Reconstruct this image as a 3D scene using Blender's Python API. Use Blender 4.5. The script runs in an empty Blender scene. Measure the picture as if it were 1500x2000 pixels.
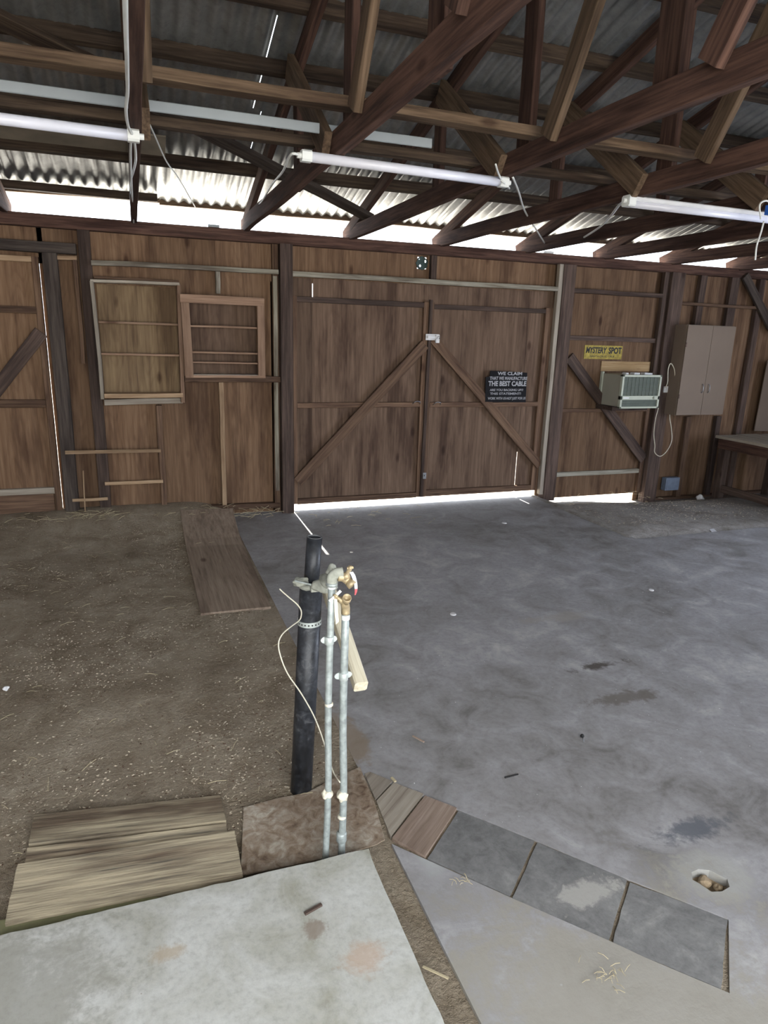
import bpy, bmesh, math, random
from mathutils import Vector, Matrix, noise
random.seed(7)
C = bpy.context.scene
COL = C.collection

# ------------------------------------------------------------------ camera
YAW, PITCH, ROLL, FPX, EYE = .3537, .2611, .0299, 1308.66, 1.6
_f = Vector((math.sin(YAW)*math.cos(PITCH), math.cos(YAW)*math.cos(PITCH), -math.sin(PITCH)))
_r = _f.cross(Vector((0, 0, 1))).normalized(); _u = _r.cross(_f)
R_ = _r*math.cos(ROLL) + _u*math.sin(ROLL); U_ = -_r*math.sin(ROLL) + _u*math.cos(ROLL)
cam = bpy.data.objects.new('camera', bpy.data.cameras.new('camera')); COL.objects.link(cam)
M = Matrix((R_, U_, -_f)).transposed().to_4x4(); M.translation = (0, 0, EYE); cam.matrix_world = M
cam.data.sensor_fit = 'VERTICAL'; cam.data.sensor_height = 24; cam.data.lens = 24*FPX/2000
cam.data.clip_start = .02; cam.data.clip_end = 200
C.camera = cam

# ------------------------------------------------------------------ sky, sun, daylight, exposure
C.view_settings.view_transform = 'Standard'; C.view_settings.look = 'None'
C.view_settings.gamma = 1; C.view_settings.use_curve_mapping = False
C.view_settings.exposure = 0.0
W = bpy.data.worlds.new('sky'); C.world = W; W.use_nodes = True
bg = W.node_tree.nodes['Background']; bg.inputs[0].default_value = (.86, .92, 1, 1); bg.inputs[1].default_value = 5.5
def sun(elev, azim, strength, ang=.6):
    l = bpy.data.lights.new('sun', 'SUN'); l.energy = strength; l.angle = math.radians(ang); l.color = (1, .95, .86)
    o = bpy.data.objects.new('sun', l); COL.objects.link(o)
    d = Vector((math.sin(azim)*math.cos(elev), math.cos(azim)*math.cos(elev), math.sin(elev)))
    o.rotation_euler = d.to_track_quat('Z', 'Y').to_euler(); o.location = (0, 12, 12)
sun(math.radians(56), math.radians(1.0), 42)
def area(loc, target, sx, sy, power, col):
    l = bpy.data.lights.new('daylight', 'AREA'); l.shape = 'RECTANGLE'; l.size = sx; l.size_y = sy; l.energy = power; l.color = col
    o = bpy.data.objects.new('daylight', l); COL.objects.link(o); o.location = loc
    o.rotation_euler = (Vector(loc)-Vector(target)).to_track_quat('Z', 'Y').to_euler()
area((.4, -1.5, 1.75), (.6, 1.9, -.1), 3.4, 2.0, 103, (1, .98, .93))     # added fill for an assumed doorway, set close behind the viewer for falloff
area((7.0, 1.6, 1.5), (3.6, 4.2, .0), 2.2, 2.0, 110, (.66, .76, 1))     # open bay in the right wall

# ------------------------------------------------------------------ materials
def mat(name):
    m = bpy.data.materials.new(name); m.use_nodes = True; nt = m.node_tree
    b = nt.nodes['Principled BSDF']
    def n(t, **k):
        x = nt.nodes.new('ShaderNode'+t)
        for a, v in k.items():
            if a.startswith('i_'):
                key = a[2:]; key = int(key) if key.isdigit() else key.replace('_', ' ')
                if isinstance(v, bpy.types.NodeSocket): nt.links.new(v, x.inputs[key])
                else: x.inputs[key].default_value = v
            else: setattr(x, a, v)
        return x
    return m, nt, b, n
def c4(c): return (c[0], c[1], c[2], 1)
def ramp(n, fac, stops):
    r = n('ValToRGB', i_Fac=fac); e = r.color_ramp.elements
    while len(e) < len(stops): e.new(.5)
    for i, (p, c) in enumerate(stops): e[i].position = p; e[i].color = c4(c)
    return r.outputs[0]
def mixc(n, fac, a, b, mode='MIX'):
    x = n('MixRGB', blend_type=mode)
    for k, v in ((0, fac), (1, a), (2, b)):
        if isinstance(v, bpy.types.NodeSocket): x.id_data.links.new(v, x.inputs[k])
        else: x.inputs[k].default_value = v if k == 0 else c4(v)
    return x.outputs[0]
def link(nt, a, b): nt.links.new(a, b)

def wood(name, c1, c2, dark, stain=.5, rough=.85, grain=1., figure=0., bump=.35):
    m, nt, b, n = mat(name)
    tc = n('TexCoord').outputs['Object']; oi = n('ObjectInfo').outputs['Random']
    off = n('VectorMath', operation='SCALE', i_0=(17, 31, 53)); link(nt, oi, off.inputs['Scale'])
    p = n('VectorMath', operation='ADD', i_0=tc, i_1=off.outputs[0]).outputs[0]
    g = n('Mapping', i_Vector=p); g.inputs['Scale'].default_value = (1.6*grain, 34*grain, 34*grain)
    fine = n('TexNoise', i_Vector=g.outputs[0], i_Scale=1.6, i_Detail=5., i_Roughness=.65).outputs[0]
    g2 = n('Mapping', i_Vector=p); g2.inputs['Scale'].default_value = (.9, 5, 5)
    big = n('TexNoise', i_Vector=g2.outputs[0], i_Scale=1.3, i_Detail=4., i_Roughness=.6).outputs[0]
    col = ramp(n, fine, [(.28, dark), (.42, c1), (.62, c2), (.8, [x*1.25 for x in c2])])
    if figure:
        g3 = n('Mapping', i_Vector=p); g3.inputs['Scale'].default_value = (.32, 2.3, 1)
        nz = n('TexNoise', i_Vector=g3.outputs[0], i_Scale=1.5, i_Detail=2.).outputs[0]
        s = n('Math', operation='MULTIPLY', i_0=nz, i_1=26.).outputs[0]
        fr = n('Math', operation='FRACT', i_0=s).outputs[0]
        f2 = ramp(n, fr, [(0, (.62, .58, .55)), (.35, (1, 1, 1)), (.8, (1.0, 1.0, 1.0)), (1, (.62, .58, .55))])
        col = mixc(n, figure, col, f2, 'MULTIPLY')
    st = ramp(n, big, [(.36, (.38, .33, .33)), (.52, (1, 1, 1))])
    col = mixc(n, stain, col, st, 'MULTIPLY')
    v = n('Math', operation='MULTIPLY_ADD', i_0=oi, i_1=.45, i_2=.78).outputs[0]
    col = mixc(n, 1., col, n('CombineColor', i_Red=v, i_Green=v, i_Blue=v).outputs[0], 'MULTIPLY')
    vor = n('Mapping', i_Vector=p); vor.inputs['Scale'].default_value = (2.2, 5, 5)
    kn = n('TexVoronoi', i_Vector=vor.outputs[0], i_Scale=.9).outputs['Distance']
    kf = ramp(n, kn, [(.05, (.35, .28, .26)), (.12, (1, 1, 1))])
    col = mixc(n, .8, col, kf, 'MULTIPLY')
    link(nt, col, b.inputs['Base Color']); b.inputs['Roughness'].default_value = rough
    b.inputs['Specular IOR Level'].default_value = .25
    bp = n('Bump', i_Strength=bump, i_Distance=.004, i_Height=fine); link(nt, bp.outputs[0], b.inputs['Normal'])
    return m
def plain(name, c, rough=.6, metal=0., var=.15, scale=20, spec=.4, bump=.1):
    m, nt, b, n = mat(name)
    tc = n('TexCoord').outputs['Object']
    z = n('TexNoise', i_Vector=tc, i_Scale=float(scale), i_Detail=4.).outputs[0]
    col = ramp(n, z, [(.3, [x*(1-var) for x in c]), (.7, [x*(1+var) for x in c])])
    link(nt, col, b.inputs['Base Color']); b.inputs['Roughness'].default_value = rough
    b.inputs['Metallic'].default_value = metal; b.inputs['Specular IOR Level'].default_value = spec
    if bump:
        bp = n('Bump', i_Strength=bump, i_Distance=.003, i_Height=z); link(nt, bp.outputs[0], b.inputs['Normal'])
    return m
def ground(name, cols, big=.9, fine=45., rough=.9, bump=.5, bd=.01, spots=(), speck=None, spec=.3, wave=None):
    """cols: four colours dark..light; spots: (x,y,rx,ry,colour,strength) stains of their own shape"""
    m, nt, b, n = mat(name)
    tc = n('TexCoord').outputs['Object']
    a = n('TexNoise', i_Vector=tc, i_Scale=float(big), i_Detail=6., i_Roughness=.62, i_Distortion=.6).outputs[0]
    f = n('TexNoise', i_Vector=tc, i_Scale=float(fine), i_Detail=5., i_Roughness=.7).outputs[0]
    mid = n('TexNoise', i_Vector=tc, i_Scale=float(big)*6, i_Detail=5., i_Roughness=.65, i_Distortion=.8).outputs[0]
    s = n('Math', operation='MULTIPLY_ADD', i_0=mid, i_1=.55, i_2=0.).outputs[0]
    s = n('Math', operation='MULTIPLY_ADD', i_0=a, i_1=.45, i_2=s).outputs[0]
    k = len(cols)-1
    col = ramp(n, s, [(.36+.28*i/k, c) for i, c in enumerate(cols)])
    ff = ramp(n, f, [(.3, (.78, .77, .76)), (.5, (1, 1, 1)), (.75, (1.14, 1.13, 1.12))])
    col = mixc(n, .8, col, ff, 'MULTIPLY')
    for (x, y, rx, ry, sc, st) in spots:
        mp = n('Mapping', i_Vector=tc); mp.inputs['Location'].default_value = (-x/rx, -y/ry, 0); mp.inputs['Scale'].default_value = (1/rx, 1/ry, 0)
        ln = n('VectorMath', operation='LENGTH', i_0=mp.outputs[0]).outputs['Value']
        w = n('Math', operation='MULTIPLY_ADD', i_0=mid, i_1=2.6, i_2=-1.3).outputs[0]
        w2 = n('Math', operation='MULTIPLY_ADD', i_0=f, i_1=1.2, i_2=-.6).outputs[0]
        ln = n('Math', operation='ADD', i_0=ln, i_1=w).outputs[0]; ln = n('Math', operation='ADD', i_0=ln, i_1=w2).outputs[0]
        mk = n('MapRange', i_Value=ln); mk.inputs['From Min'].default_value = 1.05; mk.inputs['From Max'].default_value = .55
        mk.inputs['To Max'].default_value = st
        col = mixc(n, mk.outputs[0], col, sc)
    if speck:
        v = n('TexVoronoi', i_Vector=tc, i_Scale=float(speck[0])).outputs['Distance']
        g = n('MapRange', i_Value=v); g.inputs['From Min'].default_value = speck[1]; g.inputs['From Max'].default_value = speck[1]*.6
        g.inputs['To Max'].default_value = .8
        col = mixc(n, g.outputs[0], col, speck[2])
    link(nt, col, b.inputs['Base Color'])
    rr = n('MapRange', i_Value=mid); rr.inputs['From Min'].default_value = .3; rr.inputs['From Max'].default_value = .7
    rr.inputs['To Min'].default_value = rough-.12; rr.inputs['To Max'].default_value = min(1, rough+.12)
    link(nt, rr.outputs[0], b.inputs['Roughness']); b.inputs['Specular IOR Level'].default_value = spec
    h = n('Math', operation='ADD', i_0=f, i_1=mid).outputs[0]
    bp = n('Bump', i_Strength=bump, i_Distance=bd, i_Height=h); link(nt, bp.outputs[0], b.inputs['Normal'])
    return m

PLY = wood('brown plywood', (.155, .092, .053), (.20, .125, .075), (.115, .066, .039), stain=.7, figure=.3, bump=.1, grain=.7)
PLYD = wood('dark plywood door', (.115, .074, .05), (.155, .102, .07), (.08, .05, .034), stain=.8, figure=.2, bump=.12, grain=.7)
PLYY = wood('yellowed plywood', (.155, .105, .06), (.205, .145, .082), (.095, .062, .038), stain=.7, figure=.3, bump=.1, grain=.6)
POST = wood('dark stained lumber', (.06, .042, .034), (.105, .072, .058), (.045, .032, .028), stain=.6)
TAR = wood('tarred post lumber', (.045, .035, .03), (.075, .06, .05), (.02, .018, .017), stain=.6)
STUD = wood('brown framing lumber', (.11, .066, .044), (.175, .11, .07), (.06, .036, .024), stain=.6)
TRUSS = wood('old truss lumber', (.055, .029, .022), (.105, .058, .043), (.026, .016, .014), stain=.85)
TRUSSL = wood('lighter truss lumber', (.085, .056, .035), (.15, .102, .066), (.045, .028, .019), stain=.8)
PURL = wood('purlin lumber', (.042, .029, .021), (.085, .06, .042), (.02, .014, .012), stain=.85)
PALE = wood('pale new lath', (.30, .20, .12), (.42, .30, .19), (.20, .13, .08), stain=.4)
PINK = wood('pinkish frame lumber', (.24, .15, .10), (.32, .21, .145), (.16, .10, .07), stain=.4)
GREYP = wood('flaking grey paint', (.22, .20, .155), (.33, .31, .255), (.11, .085, .06), stain=.9)
DRIFT = wood('weathered plank', (.33, .28, .20), (.58, .50, .35), (.085, .078, .07), stain=1., bump=.9, grain=1.2)
DUSTW = wood('dusty board', (.235, .18, .135), (.30, .235, .18), (.15, .11, .085), stain=.6)
REDW = wood('reddish block board', (.27, .20, .155), (.36, .28, .225), (.16, .115, .085), stain=.5)
GREYW = wood('dusty grey board', (.30, .26, .21), (.38, .34, .28), (.2, .16, .13), stain=.3)
CREAMW = wood('cream painted wood', (.50, .45, .33), (.60, .56, .44), (.35, .30, .2), stain=.3)
TANP = plain('tan pressed board', (.20, .17, .13), .9, var=.25, scale=5)
SLAB = ground('grey slab concrete', [(.175, .167, .16), (.27, .262, .262), (.335, .33, .338), (.45, .445, .43)], big=.75, fine=38, rough=.6, bump=.25, bd=.006, spec=.35,
    spots=[(2.10, 2.52, .15, .045, (.07, .058, .048), .9), (2.05, 2.22, .22, .05, (.13, .112, .09), .7), (1.64, 1.44, .17, .06, (.11, .12, .14), .85), (1.62, 1.26, .16, .10, (.42, .42, .39), .6),
           (.72, 2.32, .07, .22, (.26, .20, .14), .7), (.78, 1.62, .06, .12, (.42, .44, .43), .6), (1.0, .95, .55, .50, (.355, .335, .285), .75), (2.3, 3.1, .30, .06, (.36, .335, .3), .5)],
    speck=(9, .035, (.42, .41, .40)))
SLABC = ground('pale raised concrete', [(.34, .335, .275), (.44, .44, .395), (.52, .525, .495), (.60, .61, .585)], big=.9, fine=50, rough=.8, bump=.2, bd=.005,
    spots=[(.46, 1.28, .07, .06, (.50, .36, .26), .6), (.36, 1.4, .03, .025, (.22, .16, .12), .6), (.0, 1.45, .05, .03, (.42, .33, .22), .6), (-.35, 1.4, .22, .28, (.30, .295, .255), .55)],
    speck=(14, .03, (.30, .27, .22)))
DIRT = ground('brown dirt', [(.19, .15, .105), (.275, .225, .165), (.345, .29, .22), (.43, .37, .29)], big=.8, fine=60, rough=.97, bump=.9, bd=.018, speck=(85, .22, (.38, .31, .22)), spec=.1)
DUST = ground('dusty grey ground', [(.20, .18, .155), (.27, .25, .23), (.33, .31, .29), (.40, .38, .36)], big=1.3, fine=50, rough=.95, bump=.8, bd=.012, speck=(60, .2, (.42, .38, .33)), spec=.15)
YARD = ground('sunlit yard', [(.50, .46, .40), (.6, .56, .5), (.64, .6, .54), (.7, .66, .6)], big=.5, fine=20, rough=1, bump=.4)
PAVER = ground('dark concrete paver', [(.125, .125, .123), (.17, .17, .168), (.21, .21, .207), (.27, .27, .26)], big=2.2, fine=60, rough=.85, bump=.3, bd=.005)
PAVER2 = ground('half pale paver', [(.125, .125, .123), (.17, .17, .168), (.21, .21, .207), (.27, .27, .26)], big=2.2, fine=60, rough=.85, bump=.3, bd=.005, spots=[(1.17, 1.32, .12, .05, (.42, .41, .38), .8)])
RUST = ground('rusty damp sheet', [(.11, .07, .045), (.23, .17, .12), (.33, .275, .215), (.46, .42, .35)], big=4, fine=60, rough=.8, bump=.5, bd=.005)
TIN = ground('aged corrugated metal', [(.24, .255, .26), (.31, .325, .33), (.36, .375, .38), (.44, .455, .46)], big=.9, fine=25, rough=.40, bump=.05, spec=.5)
TIN.node_tree.nodes['Principled BSDF'].inputs['Metallic'].default_value = .7
ABS = ground('scuffed black pipe', [(.010, .011, .014), (.016, .018, .022), (.03, .033, .04), (.09, .095, .10)], big=7, fine=70, rough=.45, bump=.15, bd=.002, spec=.5)
GALV = plain('galvanised steel', (.36, .40, .39), .5, .4, .25, 60)
STRAPM = plain('zinc strap', (.55, .60, .58), .45, .5, .15, 60)
BRASS = plain('tarnished brass', (.45, .36, .22), .5, .5, .3, 60)
PUTTY = plain('grey cloth wrap', (.34, .35, .30), .95, 0, .25, 40, bump=.8)
WHITE = plain('white plastic', (.72, .74, .72), .4, 0, .05, 10)
TUBE = plain('frosted tube', (.68, .69, .77), .3, 0, .04, 8)
WHITEM = plain('white enamel', (.70, .70, .70), .4, 0, .08, 10)
CREAM = plain('cream wire', (.66, .62, .50), .6, 0, .1, 40)
RED = plain('faded red tape', (.55, .09, .10), .6)
BLUE = plain('blue plastic', (.02, .12, .5), .4)
GREYBLUE = plain('grey blue box', (.17, .21, .28), .5)
BEIGE = plain('beige cabinet board', (.19, .145, .11), .7, 0, .06, 3)
AC1 = plain('beige appliance steel', (.34, .33, .27), .5, 0, .05, 6)
AC2 = plain('greenish white plastic', (.44, .47, .38), .5, 0, .06, 6)
ACG = plain('dark grille', (.065, .08, .06), .6)
ACS = plain('grey green grille bar', (.15, .175, .145), .6)
BLACK = plain('black sign paint', (.012, .012, .014), .8, 0, .3, 8, spec=.15)
GREYT = plain('worn grey lettering', (.36, .36, .38), .6, 0, .15, 60)
YEL = plain('faded yellow sticker', (.33, .25, .035), .6, 0, .35, 30)
INK = plain('black ink', (.012, .012, .012), .6)
TANB = wood('tan bare board', (.36, .24, .12), (.44, .31, .17), (.26, .17, .09), stain=.3)
DGREEN = plain('dark green disc', (.03, .055, .05), .6)
STEEL = plain('dull steel', (.34, .35, .37), .35, .8)
GALVP = plain('pale painted batten', (.30, .335, .36), .5, 0, .08, 4)
CHIP = plain('wood chip', (.50, .43, .33), .9, 0, .4, 3)
STRAW = plain('straw', (.50, .43, .28), .9, 0, .2, 9)
STONE = plain('broken concrete', (.34, .26, .17), .9, 0, .3, 20)
MOSS = plain('mossy edge board', (.20, .20, .11), .95, 0, .3, 12)
PAPER = plain('crumpled paper', (.72, .73, .74), .8)

# ------------------------------------------------------------------ helpers
def tag(o, label=None, cat=None, group=None, kind=None):
    if label: o['label'] = label
    if cat: o['category'] = cat
    if group: o['group'] = group
    if kind: o['kind'] = kind
    return o
def empty(name, loc, label=None, cat=None, group=None, kind=None):
    o = bpy.data.objects.new(name, None); o.empty_display_size = .1; COL.objects.link(o); o.location = loc
    o.matrix_world = Matrix.Translation(Vector(loc)); WM[o.name] = o.matrix_world.copy()
    return tag(o, label, cat, group, kind)
WM = {}
def link_obj(name, me, m, parent=None, mw=None, smooth=False):
    me.materials.append(m)
    if smooth:
        for p in me.polygons: p.use_smooth = True
    o = bpy.data.objects.new(name, me); COL.objects.link(o)
    mw = mw or Matrix.Identity(4)
    WM[o.name] = mw.copy()
    if parent:
        o.parent = parent; o.matrix_basis = WM[parent.name].inverted() @ mw
    else: o.matrix_basis = mw
    return o
def recentre(bm):
    """put a mesh's origin at the centre of its base"""
    xs = [v.co.x for v in bm.verts]; ys = [v.co.y for v in bm.verts]; zs = [v.co.z for v in bm.verts]
    c = Vector(((min(xs)+max(xs))/2, (min(ys)+max(ys))/2, min(zs)))
    for v in bm.verts: v.co -= c
    return Matrix.Translation(c)
def fin(name, bm, m, parent=None, smooth=False, keep=False, auto=False):
    bmesh.ops.recalc_face_normals(bm, faces=bm.faces)
    mw = None if keep else recentre(bm)
    me = bpy.data.meshes.new(name); bm.to_mesh(me); bm.free()
    return link_obj(name, me, m, parent, mw, smooth)
def frame(p0, p1, up):
    x = (Vector(p1)-Vector(p0)); L = x.length; x.normalize()
    up = Vector(up); z = (up - x*up.dot(x)).normalized(); y = z.cross(x)
    mm = Matrix((x, y, z)).transposed().to_4x4(); mm.translation = (Vector(p0)+Vector(p1))/2
    return mm, L
def beam(name, p0, p1, w, h, m, parent=None, up=(0, 0, 1), warp=.003, cham=.003, seg=None):
    """a sawn timber from p0 to p1; h lies along up, w across"""
    mm, L = frame(p0, p1, up); seg = seg or max(2, min(14, int(L/.25)))
    bm = bmesh.new(); rings = []; c = min(cham, w/4, h/4)
    prof = [(-w/2+c, -h/2), (w/2-c, -h/2), (w/2, -h/2+c), (w/2, h/2-c), (w/2-c, h/2), (-w/2+c, h/2), (-w/2, h/2-c), (-w/2, -h/2+c)]
    s = random.random()*50
    for i in range(seg+1):
        t = i/seg; x = (t-.5)*L
        dy = noise.noise((s, t*2.3*L**.5, 0))*warp*2; dz = noise.noise((s+9, t*2.3*L**.5, 4))*warp*2
        rings.append([bm.verts.new((x, a+dy+random.uniform(-1, 1)*warp*.12, b_+dz+random.uniform(-1, 1)*warp*.12)) for a, b_ in prof])
    for i in range(seg):
        for k in range(8): bm.faces.new((rings[i][k], rings[i][(k+1) % 8], rings[i+1][(k+1) % 8], rings[i+1][k]))
    bm.faces.new(rings[0][::-1]); bm.faces.new(rings[-1])
    bmesh.ops.recalc_face_normals(bm, faces=bm.faces)
    me = bpy.data.meshes.new(name); bm.to_mesh(me); bm.free()
    return link_obj(name, me, m, parent, mm)
def boxb(bm, x0, x1, y0, y1, z0, z1, bev=0):
    vs = [bm.verts.new((x, y, z)) for x in (x0, x1) for y in (y0, y1) for z in (z0, z1)]
    fs = [bm.faces.new([vs[i] for i in q]) for q in ((0, 1, 3, 2), (4, 6, 7, 5), (0, 4, 5, 1), (2, 3, 7, 6), (0, 2, 6, 4), (1, 5, 7, 3))]
    if bev:
        es = list({e for f in fs for e in f.edges}); bmesh.ops.bevel(bm, geom=es, offset=bev, segments=2, affect='EDGES', profile=.7)
def box(name, x0, x1, y0, y1, z0, z1, m, parent=None, bev=.002):
    bm = bmesh.new(); boxb(bm, x0, x1, y0, y1, z0, z1, bev); return fin(name, bm, m, parent)
def tubeb(bm, pts, r, n=8, cap=True, closed=False):
    pts = [Vector(p) for p in pts]; rs = r if isinstance(r, (list, tuple)) else [r]*len(pts); rings = []
    side = None
    for i, p in enumerate(pts):
        if closed: t = pts[(i+1) % len(pts)]-pts[i-1]
        else: t = pts[min(i+1, len(pts)-1)]-pts[max(i-1, 0)]
        t.normalize()
        if side is None: side = t.orthogonal().normalized()
        side = (side-t*side.dot(t))
        if side.length < 1e-6: side = t.orthogonal()
        side.normalize(); b_ = t.cross(side)
        rings.append([bm.verts.new(p+(side*math.cos(2*math.pi*k/n)+b_*math.sin(2*math.pi*k/n))*rs[i]) for k in range(n)])
    N = len(rings)
    for i in range(N if closed else N-1):
        a, b2 = rings[i], rings[(i+1) % N]
        for k in range(n): bm.faces.new((a[k], a[(k+1) % n], b2[(k+1) % n], b2[k]))
    if cap and not closed: bm.faces.new(rings[0][::-1]); bm.faces.new(rings[-1])
def tube(name, pts, r, m, parent=None, n=8, **k):
    bm = bmesh.new(); tubeb(bm, pts, r, n, **k); return fin(name, bm, m, parent, smooth=True)
def curve(pts, sub=6):
    """smooth path through pts"""
    P = [Vector(p) for p in pts]; P = [P[0]*2-P[1]]+P+[P[-1]*2-P[-2]]; out = []
    for i in range(1, len(P)-2):
        for s in range(sub):
            t = s/sub; a, b_, c, d = P[i-1:i+3]
            out.append(.5*((2*b_)+(c-a)*t+(2*a-5*b_+4*c-d)*t*t+(3*b_-a-3*c+d)*t**3))
    out.append(P[-2]); return out
def lathe(name, prof, base, axis, m, parent=None, n=20, smooth=True, cap=True):
    """prof: (radius, height) along axis from base; closed loop profiles allowed"""
    bm = bmesh.new(); ax = Vector(axis).normalized(); s = ax.orthogonal().normalized(); t = ax.cross(s); base = Vector(base)
    rings = [[bm.verts.new(base+ax*h+(s*math.cos(2*math.pi*k/n)+t*math.sin(2*math.pi*k/n))*max(r, 1e-4)) for k in range(n)] for r, h in prof]
    for a, b_ in zip(rings, rings[1:]):
        for k in range(n): bm.faces.new((a[k], a[(k+1) % n], b_[(k+1) % n], b_[k]))
    if cap: bm.faces.new(rings[0][::-1]); bm.faces.new(rings[-1])
    return fin(name, bm, m, parent, smooth=smooth)
def ray(px, py): return R_*((px-750)/FPX)-U_*((py-1000)/FPX)+_f
O_ = Vector((0, 0, EYE))
def fl(px, py, z=0):                       # a point of the plane at height z
    d = ray(px, py); return O_+d*((z-EYE)/d.z)
def at(px, py, Y):                         # a point of the upright plane at distance Y
    d = ray(px, py); return O_+d*(Y/d.y)
def roofz(y): return 2.40+.27*(5.85-abs(y))
def onroof(px, py, o=0):                   # a point of the roof slope, o above the rafters' underside
    d = ray(px, py); t = (2.40+.27*5.85+o-EYE)/(d.z+.27*d.y); return O_+d*t
def prism(name, pts, z0, z1, m, parent=None, along=None, jag=0, keep=False):
    """a slab with the outline pts; along = grain direction"""
    P = [Vector((p[0], p[1])) for p in pts]
    if jag:
        Q = []
        for a, b_ in zip(P, P[1:]+P[:1]):
            k = max(1, int((b_-a).length/.04))
            for i in range(k): Q.append(a.lerp(b_, i/k)+Vector((random.uniform(-jag, jag), random.uniform(-jag, jag))))
        P = Q
    bm = bmesh.new()
    f = bm.faces.new([bm.verts.new((p.x, p.y, z0)) for p in P])
    r = bmesh.ops.extrude_face_region(bm, geom=[f])
    for v in r['geom']:
        if isinstance(v, bmesh.types.BMVert): v.co.z = z1
    bmesh.ops.recalc_face_normals(bm, faces=bm.faces)
    mw = Matrix.Identity(4)
    if not keep:
        mw = recentre(bm)
        if along is not None:
            rot = Matrix.Rotation(math.atan2(along[1], along[0]), 4, 'Z'); bm.transform(rot.inverted()); mw = mw @ rot
    me = bpy.data.meshes.new(name); bm.to_mesh(me); bm.free()
    return link_obj(name, me, m, parent, mw)
def writing(name, body, width, height, loc, m, parent, bold=.0, yaw=0., shear=0., depth=.0008, rx=math.pi/2, tilt=0.):
    cu = bpy.data.curves.new(name, 'FONT'); cu.body = body; cu.size = 1; cu.extrude = .001; cu.offset = bold; cu.shear = shear; cu.resolution_u = 3
    t = bpy.data.objects.new('tmp', cu); COL.objects.link(t); bpy.context.view_layer.update()
    me = bpy.data.meshes.new_from_object(t.evaluated_get(bpy.context.evaluated_depsgraph_get()))
    bpy.data.objects.remove(t)
    xs = [v.co.x for v in me.vertices]; ys = [v.co.y for v in me.vertices]
    for v in me.vertices:
        v.co.x = (v.co.x-min(xs))/(max(xs)-min(xs))*width-width/2
        v.co.y = (v.co.y-min(ys))/(max(ys)-min(ys))*height-height/2
        v.co.z = depth if v.co.z > 0 else 0
    mw = Matrix.Translation(Vector(loc)) @ Matrix.Rotation(tilt, 4, 'Y') @ Matrix.Rotation(rx, 4, 'X')
    return link_obj(name, me, m, parent, mw)

YW = 5.90        # inner face of the plywood
YF = 5.84        # face of the framing
# ------------------------------------------------------------------ ground and floor
def dirtgrid(name, x0, x1, y0, y1, step, zf, m, kind='structure'):
    bm = bmesh.new(); nx = int((x1-x0)/step); ny = int((y1-y0)/step)
    g = [[bm.verts.new((x0+(x1-x0)*i/nx, y0+(y1-y0)*j/ny, zf(x0+(x1-x0)*i/nx, y0+(y1-y0)*j/ny))) for j in range(ny+1)] for i in range(nx+1)]
    for i in range(nx):
        for j in range(ny): bm.faces.new((g[i][j], g[i+1][j], g[i+1][j+1], g[i][j+1]))
    return tag(fin(name, bm, m, keep=True, smooth=True), kind=kind)
def sm(a, b, x):
    t = max(0, min(1, (x-a)/(b-a))); return t*t*(3-2*t)
def zleft(x, y):
    z = -.004+.10*sm(5.0, 5.85, y)*sm(.9, .3, x)+.03*sm(5.4, 5.85, y)+noise.noise((x*1.3, y*1.3, 0))*.012+noise.noise((x*7, y*7, 3))*.005+noise.noise((x*30, y*30, 3))*.002
    if x > .62: z = z*(1-sm(.62, .70, x))-.001*sm(.62, .70, x)+noise.noise((x*30, y*30, 3))*.001
    if y < 1.75: z -= .01
    return z
dirt = dirtgrid('floor', -3.5, .705, .9, 5.93, .035, zleft, DIRT); tag(dirt, 'brown gravelly dirt floor on the left side', 'floor')
def zright(x, y):
    if x < 3.80: return -.012
    return -.035+.045*sm(4.15, 4.5, y+noise.noise((x*2, y*2, 8))*.3)-.09*sm(5.35, 5.85, y)*sm(3.82, 4.0, x)-.05*sm(4.6, 5.7, y)*sm(4.2, 5, x)+noise.noise((x*1.3, y*1.3, 0))*.012+noise.noise((x*9, y*9, 3))*.004+noise.noise((x*30, y*30, 3))*.002
tag(dirtgrid('floor', 3.70, 7.25, 4.0, 5.93, .035, zright, DUST), 'dusty grey ground right of the slab below the narrow door', 'floor')
tag(dirtgrid('floor', .55, 1.7, -.2, 2.2, .03, lambda x, y: -.006-.025*sm(.72, .66, x)-.05*sm(.10, .05, math.hypot(x-1.585, y-1.245))+noise.noise((x*9, y*9, 3))*.004+noise.noise((x*40, y*40, 3))*.002, DIRT), 'brown dirt showing in the joints between slabs', 'floor')
# main slab with the broken hole, cut for the paver strip
hole = [fl(*p) for p in ((1350, 1702), (1362, 1696), (1385, 1699), (1405, 1708), (1422, 1716), (1425, 1730), (1412, 1742), (1390, 1740), (1368, 1728), (1352, 1718))]
hole = [h+Vector((random.uniform(-.004, .004), random.uniform(-.004, .004), 0)) for h in hole]
bm = bmesh.new()
outer = [(.70, 5.93), (.70, 2.07), (.96, 1.775), (1.14, 1.562), (1.32, 1.335), (1.505, 1.115), (1.325, .94), (1.325, -1.62), (7.2, -1.62), (7.2, 4.3), (3.84, 4.3), (3.80, 5.93)]
ov = [bm.verts.new((x, y, 0)) for x, y in outer]; hv = [bm.verts.new((h.x, h.y, 0)) for h in hole]
es = [bm.edges.new((a, b_)) for L in (ov, hv) for a, b_ in zip(L, L[1:]+L[:1])]
bmesh.ops.triangle_fill(bm, edges=es, use_beauty=True, use_dissolve=False)
r = bmesh.ops.extrude_edge_only(bm, edges=es)
for v in r['geom']:
    if isinstance(v, bmesh.types.BMVert): v.co.z = -.07
f = bm.faces.new([bm.verts.new((x, y, 0)) for x, y in ((.685, 1.69), (.685, -1.62), (1.325, -1.62), (1.325, .94), (1.19, 1.09), (1.13, 1.165), (.94, 1.385), (.76, 1.60))])
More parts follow.
